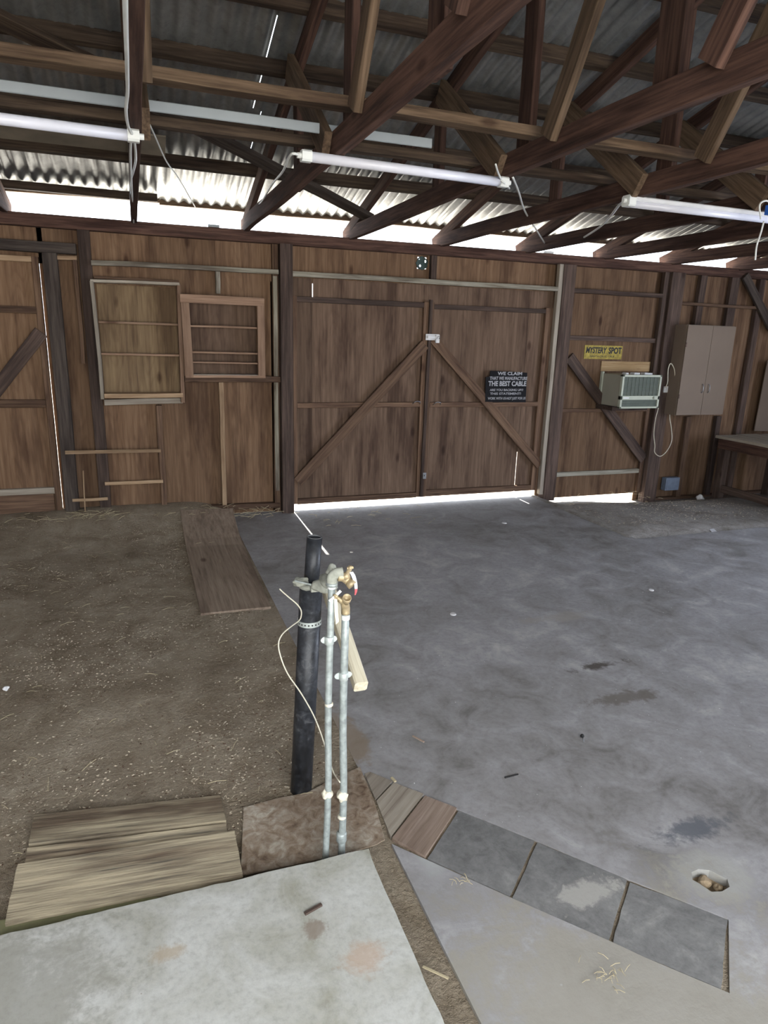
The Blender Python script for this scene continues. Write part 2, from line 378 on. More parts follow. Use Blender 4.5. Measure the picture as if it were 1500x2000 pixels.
r = bmesh.ops.extrude_edge_only(bm, edges=list(f.edges))
for v in r['geom']:
    if isinstance(v, bmesh.types.BMVert): v.co.z = -.07
tag(fin('floor', bm, SLAB, keep=True), 'grey stained concrete slab in front of the double doors', 'floor', kind='structure')
bm = bmesh.new(); c = sum(hole, Vector())/len(hole)
cv = bm.verts.new((c.x, c.y, -.035)); rg = [bm.verts.new((h.x*1.0, h.y, -.03)) for h in hole]; mdl = [bm.verts.new(h.lerp(c, .45)+Vector((0, 0, -.035+random.uniform(-.008, .012)))) for h in hole]
for i in range(len(rg)):
    j = (i+1) % len(rg); bm.faces.new((rg[i], rg[j], mdl[j], mdl[i])); bm.faces.new((mdl[i], mdl[j], cv))
tag(fin('hole_rubble', bm, STONE), 'brown rubble bottom of the broken hole in the slab', 'rubble', kind='stuff')
def stone(name, p, r, m, label, cat='stone', group=None, sq=.6):
    bm = bmesh.new(); bmesh.ops.create_icosphere(bm, subdivisions=2, radius=r); s = random.random()*90
    for v in bm.verts: v.co *= 1+noise.noise(v.co/r*1.1+Vector((s, 0, 0)))*.5; v.co.z *= sq
    for v in bm.verts: v.co += Vector(p)
    return tag(fin(name, bm, m), label, cat, group)
stone('stone', fl(1378, 1712)+Vector((0, 0, -.018)), .020, STONE, 'larger tan stone lying in the broken hole of the slab')
stone('stone', fl(1405, 1725)+Vector((0, 0, -.02)), .015, STONE, 'smaller tan stone at the right end of the slab hole')
# raised slab in front
prism('floor', [(-3.5, 1.637), (-.44, 1.637), (.2, 1.633), (.583, 1.63), (.580, 1.55), (.578, 1.0), (.58, -1.62), (-3.5, -1.62)], -.08, .06, SLABC, jag=.0025, keep=True)
tag(bpy.data.objects[-1] if False else [o for o in COL.objects if o.name.startswith('floor')][-1], 'pale raised concrete platform in the foreground', 'floor', kind='structure')
# yards outside
def yard(name, x0, x1, y0, y1, z, label):
    bm = bmesh.new(); bm.faces.new([bm.verts.new(v) for v in ((x0, y0, z), (x1, y0, z), (x1, y1, z), (x0, y1, z))]); tag(fin(name, bm, YARD, keep=True), label, 'yard', kind='structure')
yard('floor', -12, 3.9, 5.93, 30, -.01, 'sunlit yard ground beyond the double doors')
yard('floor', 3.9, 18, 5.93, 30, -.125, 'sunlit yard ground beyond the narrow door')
yard('floor', -12, 18, -30, -1.7, -.05, 'yard ground behind the building')

# pavers and boards in the diagonal strip
def P(*a, z=0): return [fl(x, y, z) for x, y in a]
g = 'concrete pavers set in a diagonal strip'
tag(prism('concrete_paver', P((896, 1583), (1043, 1642), (996, 1750), (835, 1676)), -.03, -.001, PAVER, jag=.001, keep=True), 'dark grey paver next to the red-brown board, first of the diagonal strip', 'paver', g)
tag(prism('concrete_paver', P((1049, 1645), (1225, 1718), (1188, 1836), (1001, 1754)), -.03, -.001, PAVER2, jag=.001, keep=True), 'middle paver of the diagonal strip, with a pale patch', 'paver', g)
tag(prism('concrete_paver', P((1231, 1722), (1420, 1796), (1409, 1930), (1196, 1842)), -.03, -.001, PAVER, jag=.002, keep=True), 'dark grey paver at the near right end of the diagonal strip', 'paver', g)
d1 = fl(763, 1635)-fl(828, 1553)
tag(prism('wood_block', P((712, 1513), (722, 1509), (766, 1527), (733, 1563)), -.03, .004, GREYW, along=d1), 'small grey pointed board piece at the far tip of the strip', 'board')
tag(prism('wood_board', P((769, 1530), (827, 1552), (763, 1636), (735, 1566)), -.03, .004, GREYW, along=d1), 'dusty grey-brown board between the pointed piece and the reddish board', 'board')
tag(prism('wood_board', P((830, 1556), (892, 1580), (830, 1674), (766, 1638)), -.03, .005, REDW, along=d1), 'reddish brown board beside the first paver', 'board')
# rusty sheet around the pipes
rs = P((476, 1582), (540, 1562), (600, 1551), (655, 1520), (703, 1502), (733, 1575), (752, 1640), (735, 1650), (680, 1668), (470, 1712), z=.004)
bm = bmesh.new(); N = 26
x0, x1 = min(p.x for p in rs), max(p.x for p in rs)
f = bm.faces.new([bm.verts.new((p.x, p.y, .006+noise.noise((p.x*6, p.y*6, 1))*.008)) for p in rs])
r = bmesh.ops.extrude_face_region(bm, geom=[f])
for v in r['geom']:
    if isinstance(v, bmesh.types.BMVert): v.co.z += .004
tag(fin('metal_sheet', bm, RUST), 'rusty brown sheet lying around the foot of the pipes', 'sheet')
# long plywood board by the slab
bm = bmesh.new(); bb = [(.275, 5.66), (.70, 5.62), (.665, 3.69), (.262, 3.70)]
def zb(x, y): return zleft(x, y)
n_ = 12; L_ = [Vector(bb[0]).lerp(Vector(bb[3]), i/n_) for i in range(n_+1)]; Rr = [Vector(bb[1]).lerp(Vector(bb[2]), i/n_) for i in range(n_+1)]
tops = []
for a, b_ in zip(L_, Rr):
    z = max(zleft(a.x, a.y), zleft((a.x+b_.x)/2, a.y))+.012
    tops.append([bm.verts.new((a.x, a.y, z)), bm.verts.new((b_.x, b_.y, z)), bm.verts.new((b_.x, b_.y, z-.03)), bm.verts.new((a.x, a.y, z-.03))])
for a, b_ in zip(tops, tops[1:]):
    for k in range(4): bm.faces.new((a[k], a[(k+1) % 4], b_[(k+1) % 4], b_[k]))
bm.faces.new(tops[0]); bm.faces.new(tops[-1])
rotm = Matrix.Rotation(math.pi/2, 4, 'Z'); mw = recentre(bm); bm.transform(rotm.inverted()); bmesh.ops.recalc_face_normals(bm, faces=bm.faces)
me = bpy.data.meshes.new('plywood_board'); bm.to_mesh(me); bm.free()
tag(link_obj('plywood_board', me, DUSTW, None, mw @ rotm), 'long dusty plywood board lying on dirt along the slab edge', 'board')
# loose planks in front left
g = 'loose planks beside the raised slab'
def plank(pts, z0, z1, label):
    p = P(*pts, z=z1); return tag(prism('wood_plank', p, z0, z1, DRIFT, along=p[1]-p[0], jag=.0012), label, 'plank', g)
plank([(66, 1592), (430, 1553), (441, 1602), (56, 1648)], .004, .022, 'far weathered plank, set back behind a dark gap')
plank([(54, 1656), (442, 1608), (446, 1640), (46, 1700)], .004, .022, 'narrow middle plank half covered by the front plank')
plank([(34, 1688), (458, 1622), (475, 1709), (10, 1803)], .022, .042, 'wide front plank with black worn grain by the pale slab')
tag(prism('edge_board', P((0, 1815), (300, 1765), (330, 1776), (0, 1850), z=.0), -.01, .03, MOSS, along=(1, 0)), 'mossy green-brown board edge between front plank and pale slab', 'board')

# ------------------------------------------------------------------ end wall
wall = empty('wall_back', (2, YW, 0), 'brown plywood wall with exposed framing, double doors in its middle', 'wall', kind='structure')
def sheet(x0, x1, z0, z1, m=PLY, y=YW, parent=wall, name='plywood_sheet', t=.012):
    return beam(name, ((x0+x1)/2, y+t/2, z0), ((x0+x1)/2, y+t/2, z1), x1-x0, t, m, parent, up=(0, -1, 0), warp=.0, cham=.0005, seg=2)
for a, b_, z0, z1 in ((-3.5, -2.2, -.05, 2.33), (-2.2, -1.1, -.05, 2.33), (-1.1, -.60, 2.03, 2.33), (-.635, -.30, -.05, 2.33), (-.30, .15, -.05, 2.33), (.15, .66, -.05, 2.33), (.66, 1.18, -.05, 2.33),
                      (5.20, 5.72, -.18, 2.33), (5.72, 6.18, -.18, 2.33), (6.18, 7.2, -.18, 2.33)):
    sheet(a, b_, z0, z1)
sheet(1.18, 2.41, 1.99, 2.33); sheet(2.41, 2.53, 1.99, 2.165); sheet(2.41, 2.53, 2.265, 2.33); sheet(2.53, 3.95, 1.99, 2.33); sheet(3.95, 5.20, 1.99, 2.33); sheet(3.86, 4.05, -.02, 1.99); sheet(1.10, 1.272, -.02, 1.99); sheet(5.14, 5.25, -.15, 1.99)
beam('top_plate', (-3.5, YF+.04, 2.325), (7.2, YF+.04, 2.325), .10, .09, TRUSS, wall, warp=.004)
beam('sole_plate', (-.2, YF+.04, .085), (1.15, YF+.04, .065), .09, .045, STUD, wall, warp=.002)
beam('sole_plate', (5.4, YF+.04, -.13), (7.1, YF+.04, -.13), .09, .045, STUD, wall, warp=.002)
# hole with a dark green disc standing in for leaves, pierced for bright specks
dk = empty('hole_leaves_disc', (2.475, YW-.002, 2.215), 'dark green ragged disc standing in for leaves in a hole above the double doors', 'disc')
bm = bmesh.new(); ring = []; cx, cz = 2.47, 2.213
outer = [(cx+math.cos(a)*(.058+random.uniform(-.006, .006)), cz+math.sin(a)*(.055+random.uniform(-.006, .006))) for a in [2*math.pi*k/22 for k in range(22)]]
hs = [[(cx+ox+math.cos(a)*rx, cz+oz+math.sin(a)*rz) for a in [2*math.pi*k/7 for k in range(7)]] for ox, oz, rx, rz in ((-.018, -.022, .010, .011), (.032, .018, .009, .013), (-.028, .033, .006, .004))]
es = []
for L in [outer]+hs:
    vv = [bm.verts.new((x, YW-.006, z)) for x, z in L]; es += [bm.edges.new((a, b_)) for a, b_ in zip(vv, vv[1:]+vv[:1])]
bmesh.ops.triangle_fill(bm, edges=es, use_beauty=True)
r = bmesh.ops.extrude_face_region(bm, geom=list(bm.faces))
for v in r['geom']:
    if isinstance(v, bmesh.types.BMVert): v.co.y += .012
fin('disc', bm, DGREEN, dk)
for k, (a, b_) in enumerate((((2.41, 2.165), (2.53, 2.165)), ((2.41, 2.265), (2.53, 2.265)))): pass
sheet(2.41, 2.425, 2.165, 2.265); sheet(2.515, 2.53, 2.165, 2.265)

def vpost(name, x, w, z0, z1, label, m=STUD, d=.06, y=None, xt=None, warp=.003, cat='stud', group=None):
    y = YF if y is None else y
    return tag(beam(name, (x, y+d/2, z0), (x if xt is None else xt, y+d/2, z1), w, d, m, up=(0, -1, 0), warp=warp), label, cat, group)
PT = 2.28
vpost('tarred_post', -.555, .10, .0, 2.10, 'nearly black tarred post beside the left door', TAR, .09, YF-.04, cat='post')
vpost('wall_stud', -.31, .085, .05, PT, 'dark double stud left of the shelf frame', POST, .06)
vpost('wall_stud', -.385, .03, 1.3, 2.09, 'short brown stud between black post and dark double stud')
vpost('wall_stud', .155, .045, .08, .97, 'dark short stud under the right part of the shelf frame', STUD, .05)
vpost('wall_stud', .66, .038, .07, 1.16, 'thin pale stud below the pinkish frame', PALE, .05)
vpost('wall_stud', .665, .035, 1.87, 2.04, 'short grey cripple stud above the pinkish frame', GREYP, .04)
vpost('wall_post', 1.215, .105, -.01, PT, 'dark full-height post left of the double doors', POST, .10, YF-.06, cat='post')
vpost('trim_strip', 1.13, .035, .20, 2.03, 'pale painted upright strip left of the dark post', GREYP, .012, YF-.0, cat='trim strip')
vpost('wall_stud', 1.135, .05, -.0, 2.28, 'brown stud backing the pale painted upright strip', STUD, .05, YF+.012)
vpost('wall_stud', 2.565, .055, 2.07, 2.28, 'short grey-brown stud above where the double doors meet', POST, .05)
vpost('wall_post', 3.96, .14, -.04, PT, 'dark full-height post right of the double doors', POST, .10, YF-.06, cat='post')
vpost('door_jamb_board', 3.868, .045, .03, PT, 'pale grey jamb board right of the double doors', GREYW, .05, YF-.05, cat='jamb board')
vpost('wall_post', 5.27, .17, -.17, PT, 'rough dark post between narrow door and beige cabinet', POST, .09, YF-.06, cat='post')
vpost('wall_stud', 5.155, .06, 1.0, PT, 'dark stud at the right edge of the narrow door bay', POST, .05, YF-.02)
vpost('wall_stud', 5.655, .085, 1.78, PT, 'dark stud above the middle of the beige cabinet', POST, .05)
vpost('wall_stud', 6.09, .11, 1.78, PT, 'wide dark stud above the right of the beige cabinet', POST, .05)
vpost('wall_stud', 5.73, .07, -.12, .8, 'stud below the middle of the beige cabinet', STUD, .05)
vpost('wall_stud', 6.16, .07, -.12, .8, 'dark stud below the right end of the beige cabinet', POST, .05)
vpost('wall_stud', 6.48, .08, -.12, PT, 'stud at the far right behind the workbench', POST, .05)
def rail(name, x0, x1, z, h, label, m=STUD, d=.05, y=None, z1=None, warp=.003, cat='rail', group=None):
    y = YF if y is None else y
    return tag(beam(name, (x0, y+d/2, z), (x1, y+d/2, z if z1 is None else z1), d, h, m, warp=warp), label, cat, group)
rail('wall_rail', -1.2, -.37, 2.14, .075, 'thick nearly black lintel over the left door', TAR, .08, YF-.03)
rail('wall_rail', -.52, -.37, 2.075, .03, 'short pale rail right of the black post top', PALE, .05)
rail('painted_rail', -.27, 1.15, 2.05, .035, 'flaking grey painted rail above the shelf frame', GREYP, .05, YF-.055, z1=2.062)
rail('painted_rail', 1.27, 3.86, 2.052, .04, 'flaking grey painted rail over the double doors', GREYP, .05, YF-.05)
rail('wall_rail', .37, 1.16, 1.187, .05, 'grey-brown rail under the pinkish frame', STUD, .05, YF-.03)
rail('wall_rail', 5.30, 7.1, 1.985, .03, 'thin rail running above the beige cabinet', STUD, .05, YF-.02)
rail('wall_rail', 4.03, 5.13, 2.05, .04, 'dark rail across the top of the narrow door bay', POST, .05, YF-.02)
g = 'pale laths nailed low on the wall'
rail('wood_lath', -.57, .15, .612, .028, 'long pale lath, topmost of three, nailed across the black post', PALE, .018, YF-.062, z1=.605, cat='lath', group=g)
rail('wood_lath', -.30, .155, .333, .028, 'pale lath below the short dark stud, middle of three', PALE, .018, YF-.02, z1=.335, cat='lath', group=g)
rail('wood_lath', -.55, -.285, .218, .024, 'shortest pale lath close to the dirt at the black post foot', PALE, .018, YF-.062, cat='lath', group=g)
tag(beam('wood_stake', (-.46, 5.76, .07), (-.455, 5.79, .46), .008, .012, PALE), 'thin upright stick beside the foot of the black post', 'stick')
tag(beam('diagonal_brace', (6.17, YF-.03, 2.30), (6.72, YF-.03, 1.72), .03, .09, TAR, up=(1, 0, 1)), 'black diagonal brace at the upper right of the wall', 'brace')

# recessed shelf frame (left)
sf = empty('shelf_frame', (.05, YF, .98), 'recessed shelf frame with three yellowed bays left on the wall', 'shelf')
sheet(-.25, .34, 1.05, 1.90, PLYY, YW-.014, sf, 'back_panel')
beam('frame_side', (-.262, YF-.02, 1.03), (-.275, YF-.02, 1.915), .11, .025, GREYW, sf, up=(1, 0, 0))
beam('frame_side', (.345, YF-.02, 1.0), (.355, YF-.02, 1.925), .11, .03, PINK, sf, up=(1, 0, 0))
beam('frame_top', (-.285, YF-.02, 1.915), (.36, YF-.02, 1.925), .11, .022, GREYW, sf)
beam('frame_top', (-.26, YF+.01, 1.945), (.36, YF+.01, 1.945), .06, .02, STUD, sf)
beam('sill', (-.25, YF-.03, 1.055), (.345, YF-.03, 1.06), .13, .035, PALE, sf)
beam('apron', (-.255, YF-.01, 1.0), (.345, YF-.01, 1.01), .03, .045, GREYW, sf)
for z in (1.62, 1.378): beam('shelf', (-.25, YF+.0, z), (.335, YF+.0, z-.003), .08, .016, PINK, sf)
# pinkish shelf frame (right)
cf = empty('shelf_frame', (.69, YF-.09, 1.21), 'pinkish wooden frame with three thin shelves right of the yellowed one', 'shelf')
sheet(.42, .97, 1.22, 1.82, PLYD, YW-.02, cf, 'back_panel')
YC = YF-.10
beam('frame_side', (.405, YC+.01, 1.205), (.393, YC+.01, 1.785), .065, .02, PINK, cf, up=(0, -1, 0))
beam('frame_side', (.99, YC+.01, 1.205), (.99, YC+.01, 1.785), .06, .02, PINK, cf, up=(0, -1, 0))
beam('frame_top', (.358, YC+.01, 1.818), (1.02, YC+.01, 1.815), .02, .065, PINK, cf)
beam('frame_bottom', (.375, YC+.01, 1.213), (1.02, YC+.01, 1.213), .02, .02, PINK, cf)
for x in (.372, 1.015): beam('side_board', (x, YF-.02, 1.215), (x, YF-.02, 1.84), .13, .012, PINK, cf, up=(1, 0, 0))
beam('bottom_board', (.37, YF-.02, 1.222), (1.01, YF-.02, 1.222), .13, .012, GREYW, cf)
for z in (1.61, 1.405, 1.325): beam('shelf', (.378, YF-.02, z), (1.008, YF-.02, z-.004), .10, .015 if z > 1.33 else .012, PINK, cf)

# ------------------------------------------------------------------ doors
def leaf(name, x0, x1, z0, z1, label, m, rails, brace, cutslit=None, stiles=(.035, .05), zs=None):
    d = empty(name, ((x0+x1)/2, YF, z0), label, 'door', kind='structure')
    if cutslit:
        xs, za, zb_ = cutslit
        sheet(x0, xs-.004, z0, z1, m, YW-.02, d, 'door_panel'); sheet(xs+.004, x1, z0, z1, m, YW-.02, d, 'door_panel')
        if zb_ < z1: sheet(xs-.006, xs+.006, zb_, z1, m, YW-.02, d, 'door_panel')
        if za > z0: sheet(xs-.006, xs+.006, z0, za, m, YW-.02, d, 'door_panel')
    else: sheet(x0, x1, z0, z1, m, YW-.02, d, 'door_panel')
    yl = YF-.0
    top = zs or z1
    beam('stile', (x0+stiles[0]/2, yl+.018, z0+.01), (x0+stiles[0]/2, yl+.018, top), stiles[0], .036, STUD, d, up=(0, -1, 0), warp=.002)
    beam('stile', (x1-stiles[1]/2, yl+.018, z0+.01), (x1-stiles[1]/2, yl+.018, top), stiles[1], .036, STUD, d, up=(0, -1, 0), warp=.002)
    for z, h, mm_ in rails: beam('rail', (x0+stiles[0], yl+.02, z), (x1-stiles[1], yl+.02, z), .036, h, mm_, d, warp=.002)
    if brace:
        (xa, za), (xb, zb2), w, bmm = brace
        beam('brace', (xa, yl-.012, za), (xb, yl-.012, zb2), .024, w, bmm, d, warp=.002)
    return d
DL = leaf('door_1', 1.279, 2.535, .055, 2.03, 'left leaf of the brown plywood double doors', PLYD, [(1.855, .045, POST), (.96, .045, STUD), (.085, .05, STUD)], ((1.31, .275), (2.50, 1.51), .095, STUD), cutslit=(1.46, 1.88, 2.03), zs=1.88)
DR = leaf('door_2', 2.537, 3.866, .055, 2.03, 'right leaf of the brown plywood double doors carrying the black sign', PLYD, [(1.845, .04, POST), (.955, .045, STUD), (.10, .05, STUD)], ((2.58, 1.56), (3.84, .33), .085, STUD), cutslit=(3.60, .055, .47), stiles=(.05, .10), zs=1.88)
beam('centre_stop', (2.53, YF-.01, .07), (2.545, YF-.01, 1.90), .03, .03, POST, DR, up=(0, -1, 0))
def handle(x, z, parent):
    pts = curve([(x-.035, YF-.0, z-.018), (x-.03, YF-.03, z), (x, YF-.035, z+.010), (x+.03, YF-.03, z), (x+.035, YF-.0, z-.018)], 4)
    tube('handle', pts, .004, STEEL, parent)['label'] = 'curved steel pull handle'
handle(2.445, .985, DL); handle(2.655, .975, DR)
bl = empty('barrel_latch', (2.57, YF-.03, 1.53), 'white painted bolt latch where the double doors meet', 'latch')
box('latch_plate', 2.50, 2.635, YF-.032, YF-.024, 1.548, 1.602, WHITEM, bl)
box('bolt', 2.512, 2.60, YF-.050, YF-.032, 1.562, 1.588, WHITEM, bl, bev=.006)
box('keeper', 2.592, 2.628, YF-.056, YF-.030, 1.525, 1.596, WHITEM, bl, bev=.004)
tube('padlock_shackle', curve([(2.60, YF-.058, 1.56), (2.602, YF-.066, 1.578), (2.612, YF-.068, 1.584), (2.622, YF-.066, 1.578), (2.622, YF-.058, 1.56)], 4), .003, STEEL, bl)
hp = empty('door_hasp', (2.56, YF, .24), 'small grey hasp low on the meeting edge of the double doors', 'hasp')
box('hasp_plate', 2.535, 2.568, YF-.030, YF-.024, .25, .31, STEEL, hp); lathe('hasp_knob', [(.008, 0), (.008, .012), (.004, .016)], (2.552, YF-.030, .285), (0, -1, 0), STEEL, hp)
D3 = leaf('door_3', 4.02, 5.18, -.04, 2.03, 'narrow plywood door behind the air conditioner, daylight under it', PLY, [(1.605, .045, POST), (.885, .035, STUD), (.215, .045, GREYP)], ((4.07, 1.42), (5.16, .35), .11, POST), stiles=(.04, .05), zs=2.03)
D4 = leaf('door_4', -1.6, -.635, .10, 2.07, 'left plywood door at the edge of the view', PLY, [(2.05, .04, PALE), (1.69, .05, STUD), (.99, .06, STUD), (.295, .05, GREYW)], ((-1.2, .86), (-.66, 1.53), .10, POST), stiles=(.05, .045), zs=2.07)
beam('toe_board', (-1.55, YF+.02, .19), (-.69, YF+.02, .19), .02, .16, STUD, D4)
# sign
sg = empty('cable_sign', (3.44, YF-.03, .98), 'black notched sign with worn grey lettering on the right door leaf', 'sign')
a_, b2_, c_, d_ = at(958, 724, YF-.03), at(1030, 728, YF-.03), at(1027, 786, YF-.03), at(948, 785, YF-.03); e1, e2 = at(957, 735, YF-.03), at(949, 737, YF-.03)
bm = bmesh.new(); f = bm.faces.new([bm.verts.new((p.x, YF-.028, p.z)) for p in (a_, b2_, c_, d_, e2, e1)])
r = bmesh.ops.extrude_face_region(bm, geom=[f])
for v in r['geom']:
    if isinstance(v, bmesh.types.BMVert): v.co.y += .004
fin('sign_board', bm, BLACK, sg)
sx0, sx1, szt, szb = d_.x, c_.x, a_.z, d_.z; sw = sx1-sx0; sh = szt-szb; sx = (sx0+sx1)/2
for body, w, h, cx_, cz_, bo in (('WE CLAIM', .60, .105, .55, .085, .03), ('THAT WE MANUFACTURE', .92, .11, .53, .24, .02), ('THE BEST CABLE', .93, .165, .51, .41, .035),
                             ('ARE YOU BACKING UP??', .82, .075, .50, .615, .015), ('THIS STATEMENT!', .76, .075, .48, .735, .02), ('WORK WITH US-NOT JUST FOR US', .93, .11, .52, .90, .015)):
    writing('lettering', body, w*sw, h*sh, (sx0+cx_*sw, YF-.0285, szt-cz_*sh), GREYT, sg, bold=bo)
# sticker and tan board on narrow door
ms = empty('bumper_sticker', (4.48, YW-.03, 1.40), 'yellow bumper sticker with black lettering on the narrow door', 'sticker')
YS = YW-.026
box('sticker_sheet', 4.28, 4.745, YS, YS+.004, 1.405, 1.54, YEL, ms, bev=0)
writing('lettering', 'MYSTERY', .255, .062, (4.425, YS-.0003, 1.492), INK, ms, bold=.035, shear=.15)
writing('lettering', 'SPOT', .16, .066, (4.655, YS-.0003, 1.492), INK, ms, bold=.04)
writing('lettering', 'SANTA CRUZ, CALIF.', .30, .022, (4.51, YS-.0003, 1.430), INK, ms, bold=.01)
tag(box('tan_board', 4.50, 5.12, YW-.034, YW-.021, 1.285, 1.385, TANB), 'bare tan board strip just above the air conditioner', 'board')

# ------------------------------------------------------------------ air conditioner
ac = empty('air_conditioner', (5.0, 5.6, .90), 'beige window air conditioner mounted on the narrow door', 'air conditioner')
A0 = at(1217, 731, 5.52); A1 = at(1293, 734, 5.52); A2 = at(1293, 797, 5.52); ax0, ax1, az1, az0 = A0.x, A1.x, A0.z-.005, A2.z
box('housing', ax0+.01, ax1-.012, 5.545, 5.86, az0+.012, az1-.004, AC1, ac, bev=.006)
bm = bmesh.new()
for q in ((ax0, ax0+.022, az0, az1), (ax1-.022, ax1, az0, az1), (ax0, ax1, az1-.02, az1), (ax0, ax1, az0, az0+.018), (ax0, ax1, az0+.085, az0+.125)): boxb(bm, q[0], q[1], 5.515, 5.55, q[2], q[3], .003)
fin('front_bezel', bm, AC2, ac)
box('grille', ax0+.015, ax1-.015, 5.532, 5.549, az0+.015, az1-.015, ACG, ac)
bm = bmesh.new()
for i in range(13):
    z = az0+.135+i*(az1-az0-.165)/12; boxb(bm, ax0+.02, ax1-.02, 5.523, 5.533, z, z+.004)
for i in range(10):
    x = ax0+.035+i*(ax1-ax0-.07)/9; boxb(bm, x, x+.003, 5.524, 5.533, az0+.125, az1-.02)
for i in range(4):
    z = az0+.026+i*.015; boxb(bm, ax0+.02, ax1-.02, 5.523, 5.533, z, z+.004)
fin('louvres', bm, ACS, ac)
lathe('control_knob', [(.014, 0), (.014, .01), (.010, .014)], (ax1-.07, 5.515, az0+.105), (0, -1, 0), AC2, ac)
box('name_plate', ax0+.03, ax0+.10, 5.512, 5.516, az0+.098, az0+.112, WHITEM, ac, bev=0)
box('mounting_flange', ax0-.005, ax0+.02, 5.83, 5.862, az0+.0, az1+.012, AC2, ac)
tag(box('support_bracket', ax0-.02, ax0+.42, 5.60, 5.86, az0-.03, az0+.010, POST), 'dark wooden ledge under the air conditioner', 'ledge')
for i, (x, w, lab) in enumerate(((ax0+.10, .03, 'left-hand small white scrap on top of the air conditioner'), (ax0+.2, .07, 'middle pale scrap on top of the air conditioner'), (ax0+.33, .10, 'longest white scrap on top of the air conditioner'))):
    bm = bmesh.new(); boxb(bm, x, x+w, 5.60, 5.66, az1-.005, az1+.014, .004)
    for v in bm.verts: v.co += Vector((random.uniform(-1, 1), random.uniform(-1, 1), random.uniform(-.2, 1)))*.004
    tag(fin('paper_scrap', bm, PAPER), lab, 'paper scrap', 'scraps on the air conditioner')
A = lambda x, y, Y=5.62: at(x, y, Y)
(tube('power_cord', curve([A(1286, 797, 5.56), A(1280, 820, 5.6), A(1277, 848, 5.7), A(1279, 870, 5.72), A(1279, 884, 5.72), A(1290, 891, 5.72), A(1303, 880, 5.72), A(1312, 860, 5.7), A(1311, 835, 5.7), A(1308, 812, 5.7), A(1313, 780, 5.7), A(1318, 745, 5.7), A(1317, 722, 5.7), A(1310, 710, 5.7), A(1305, 722, 5.7), A(1304, 745, 5.7), A(1300, 757, 5.75)]), .0045, CREAM, ac, n=6))
pl = at(1300, 760, YF-.06)
tag(box('power_outlet', pl.x-.03, pl.x+.02, YF-.075, YF-.045, pl.z-.035, pl.z+.03, WHITEM, bev=.004), 'white outlet with plug right of the air conditioner', 'outlet')

# ------------------------------------------------------------------ wall cabinet, box, bench
cb = empty('wall_cabinet', (5.78, 5.7, .80), 'beige double-door wall cabinet right of the air conditioner', 'cabinet')
CY = 5.607; q0, q1, q2, q3 = at(1343, 633, CY), at(1438, 638, CY), at(1412, 812, CY), at(1322, 810, CY); cx0, cx1, cz0, cz1 = (q0.x+q3.x)/2, (q1.x+q2.x)/2, (q2.z+q3.z)/2, (q0.z+q1.z)/2
box('carcass', cx0, cx1, CY+.02, YF+.0, cz0, cz1, BEIGE, cb, bev=.003)
f1 = cx0+.003; xm = at(1376, 757, CY).x
dl = box('cabinet_door', f1, xm-.002, CY, CY+.018, cz0+.005, cz1-.005, BEIGE, cb); dr = box('cabinet_door', xm+.002, cx1-.003, CY, CY+.018, cz0+.005, cz1-.005, BEIGE, cb)
for x, dd in ((xm-.035, dl), (xm+.05, dr)): tube('handle', curve([(x, CY, 1.085), (x, CY-.018, 1.10), (x, CY-.022, 1.13), (x, CY-.018, 1.16), (x, CY, 1.175)], 3), .0045, STEEL, dd)
for z in (cz1-.2, cz0+.2): box('hinge', f1-.006, f1+.008, CY-.004, CY+.002, z-.022, z+.022, POST, cb, bev=0)
jb = empty('junction_box', (5.64, YF, -.03), 'grey blue electrical box low on the wall below the cabinet', 'electrical box')
p1, p2 = at(1302, 934, YF-.05), at(1325, 957, YF-.05)
box('box_body', p1.x, p2.x, YF-.05, YF+.02, p2.z, p1.z, GREYBLUE, jb, bev=.006); box('cover_plate', p1.x+.012, p2.x-.012, YF-.056, YF-.05, p2.z+.012, p1.z-.012, GREYBLUE, jb)
wb = empty('workbench', (6.4, 5.2, -.12), 'dark wooden workbench at the right edge with a pale top', 'workbench')
for i in range(3): beam('tabletop_board', (6.07+i*.29, 5.63, .61), (6.01+i*.29, 3.6, .61), .285, .03, GREYW, wb)
beam('apron', (5.965, 5.60, .54), (5.895, 3.6, .54), .03, .11, TRUSS, wb); beam('apron', (5.97, 5.60, .54), (6.75, 5.60, .54), .03, .11, TRUSS, wb)
for x, y in ((5.99, 5.54), (6.72, 5.54), (5.93, 3.7), (6.66, 3.7)): beam('leg', (x, y, -.14), (x, y, .595), .085, .085, POST, wb, up=(0, 1, 0))
beam('lower_rail', (5.99, 5.5, .05), (5.93, 3.75, .05), .03, .08, POST, wb)
tag(beam('pale_board', (6.78, YF-.06, .63), (6.80, YF-.06, 1.42), .28, .015, BEIGE, up=(0, -1, 0)), 'pale board leaning upright on the workbench at the right edge', 'board')
# side walls
wl = empty('wall_left', (-3.5, 0, 0), 'left side wall out of view', 'wall', kind='structure'); wr = empty('wall_right', (7.2, 0, 0), 'right side wall behind the workbench', 'wall', kind='structure')
for k in range(4, 10): beam('plywood_sheet', (-3.5, -5.9+1.18*k+.59, -.1), (-3.5, -5.9+1.18*k+.59, 2.35+.27*(5.9-abs(-5.31+1.18*k))), 1.18, .012, PLY, wl, up=(1, 0, 0), warp=0, seg=2)
for k in range(10):
    if k in (0, 1, 2, 3, 5, 6): continue
    beam('plywood_sheet', (7.2, -5.9+1.18*k+.59, -.15), (7.2, -5.9+1.18*k+.59, 2.35+.27*(5.9-abs(-5.31+1.18*k))), 1.18, .012, PLY, wr, up=(-1, 0, 0), warp=0, seg=2)

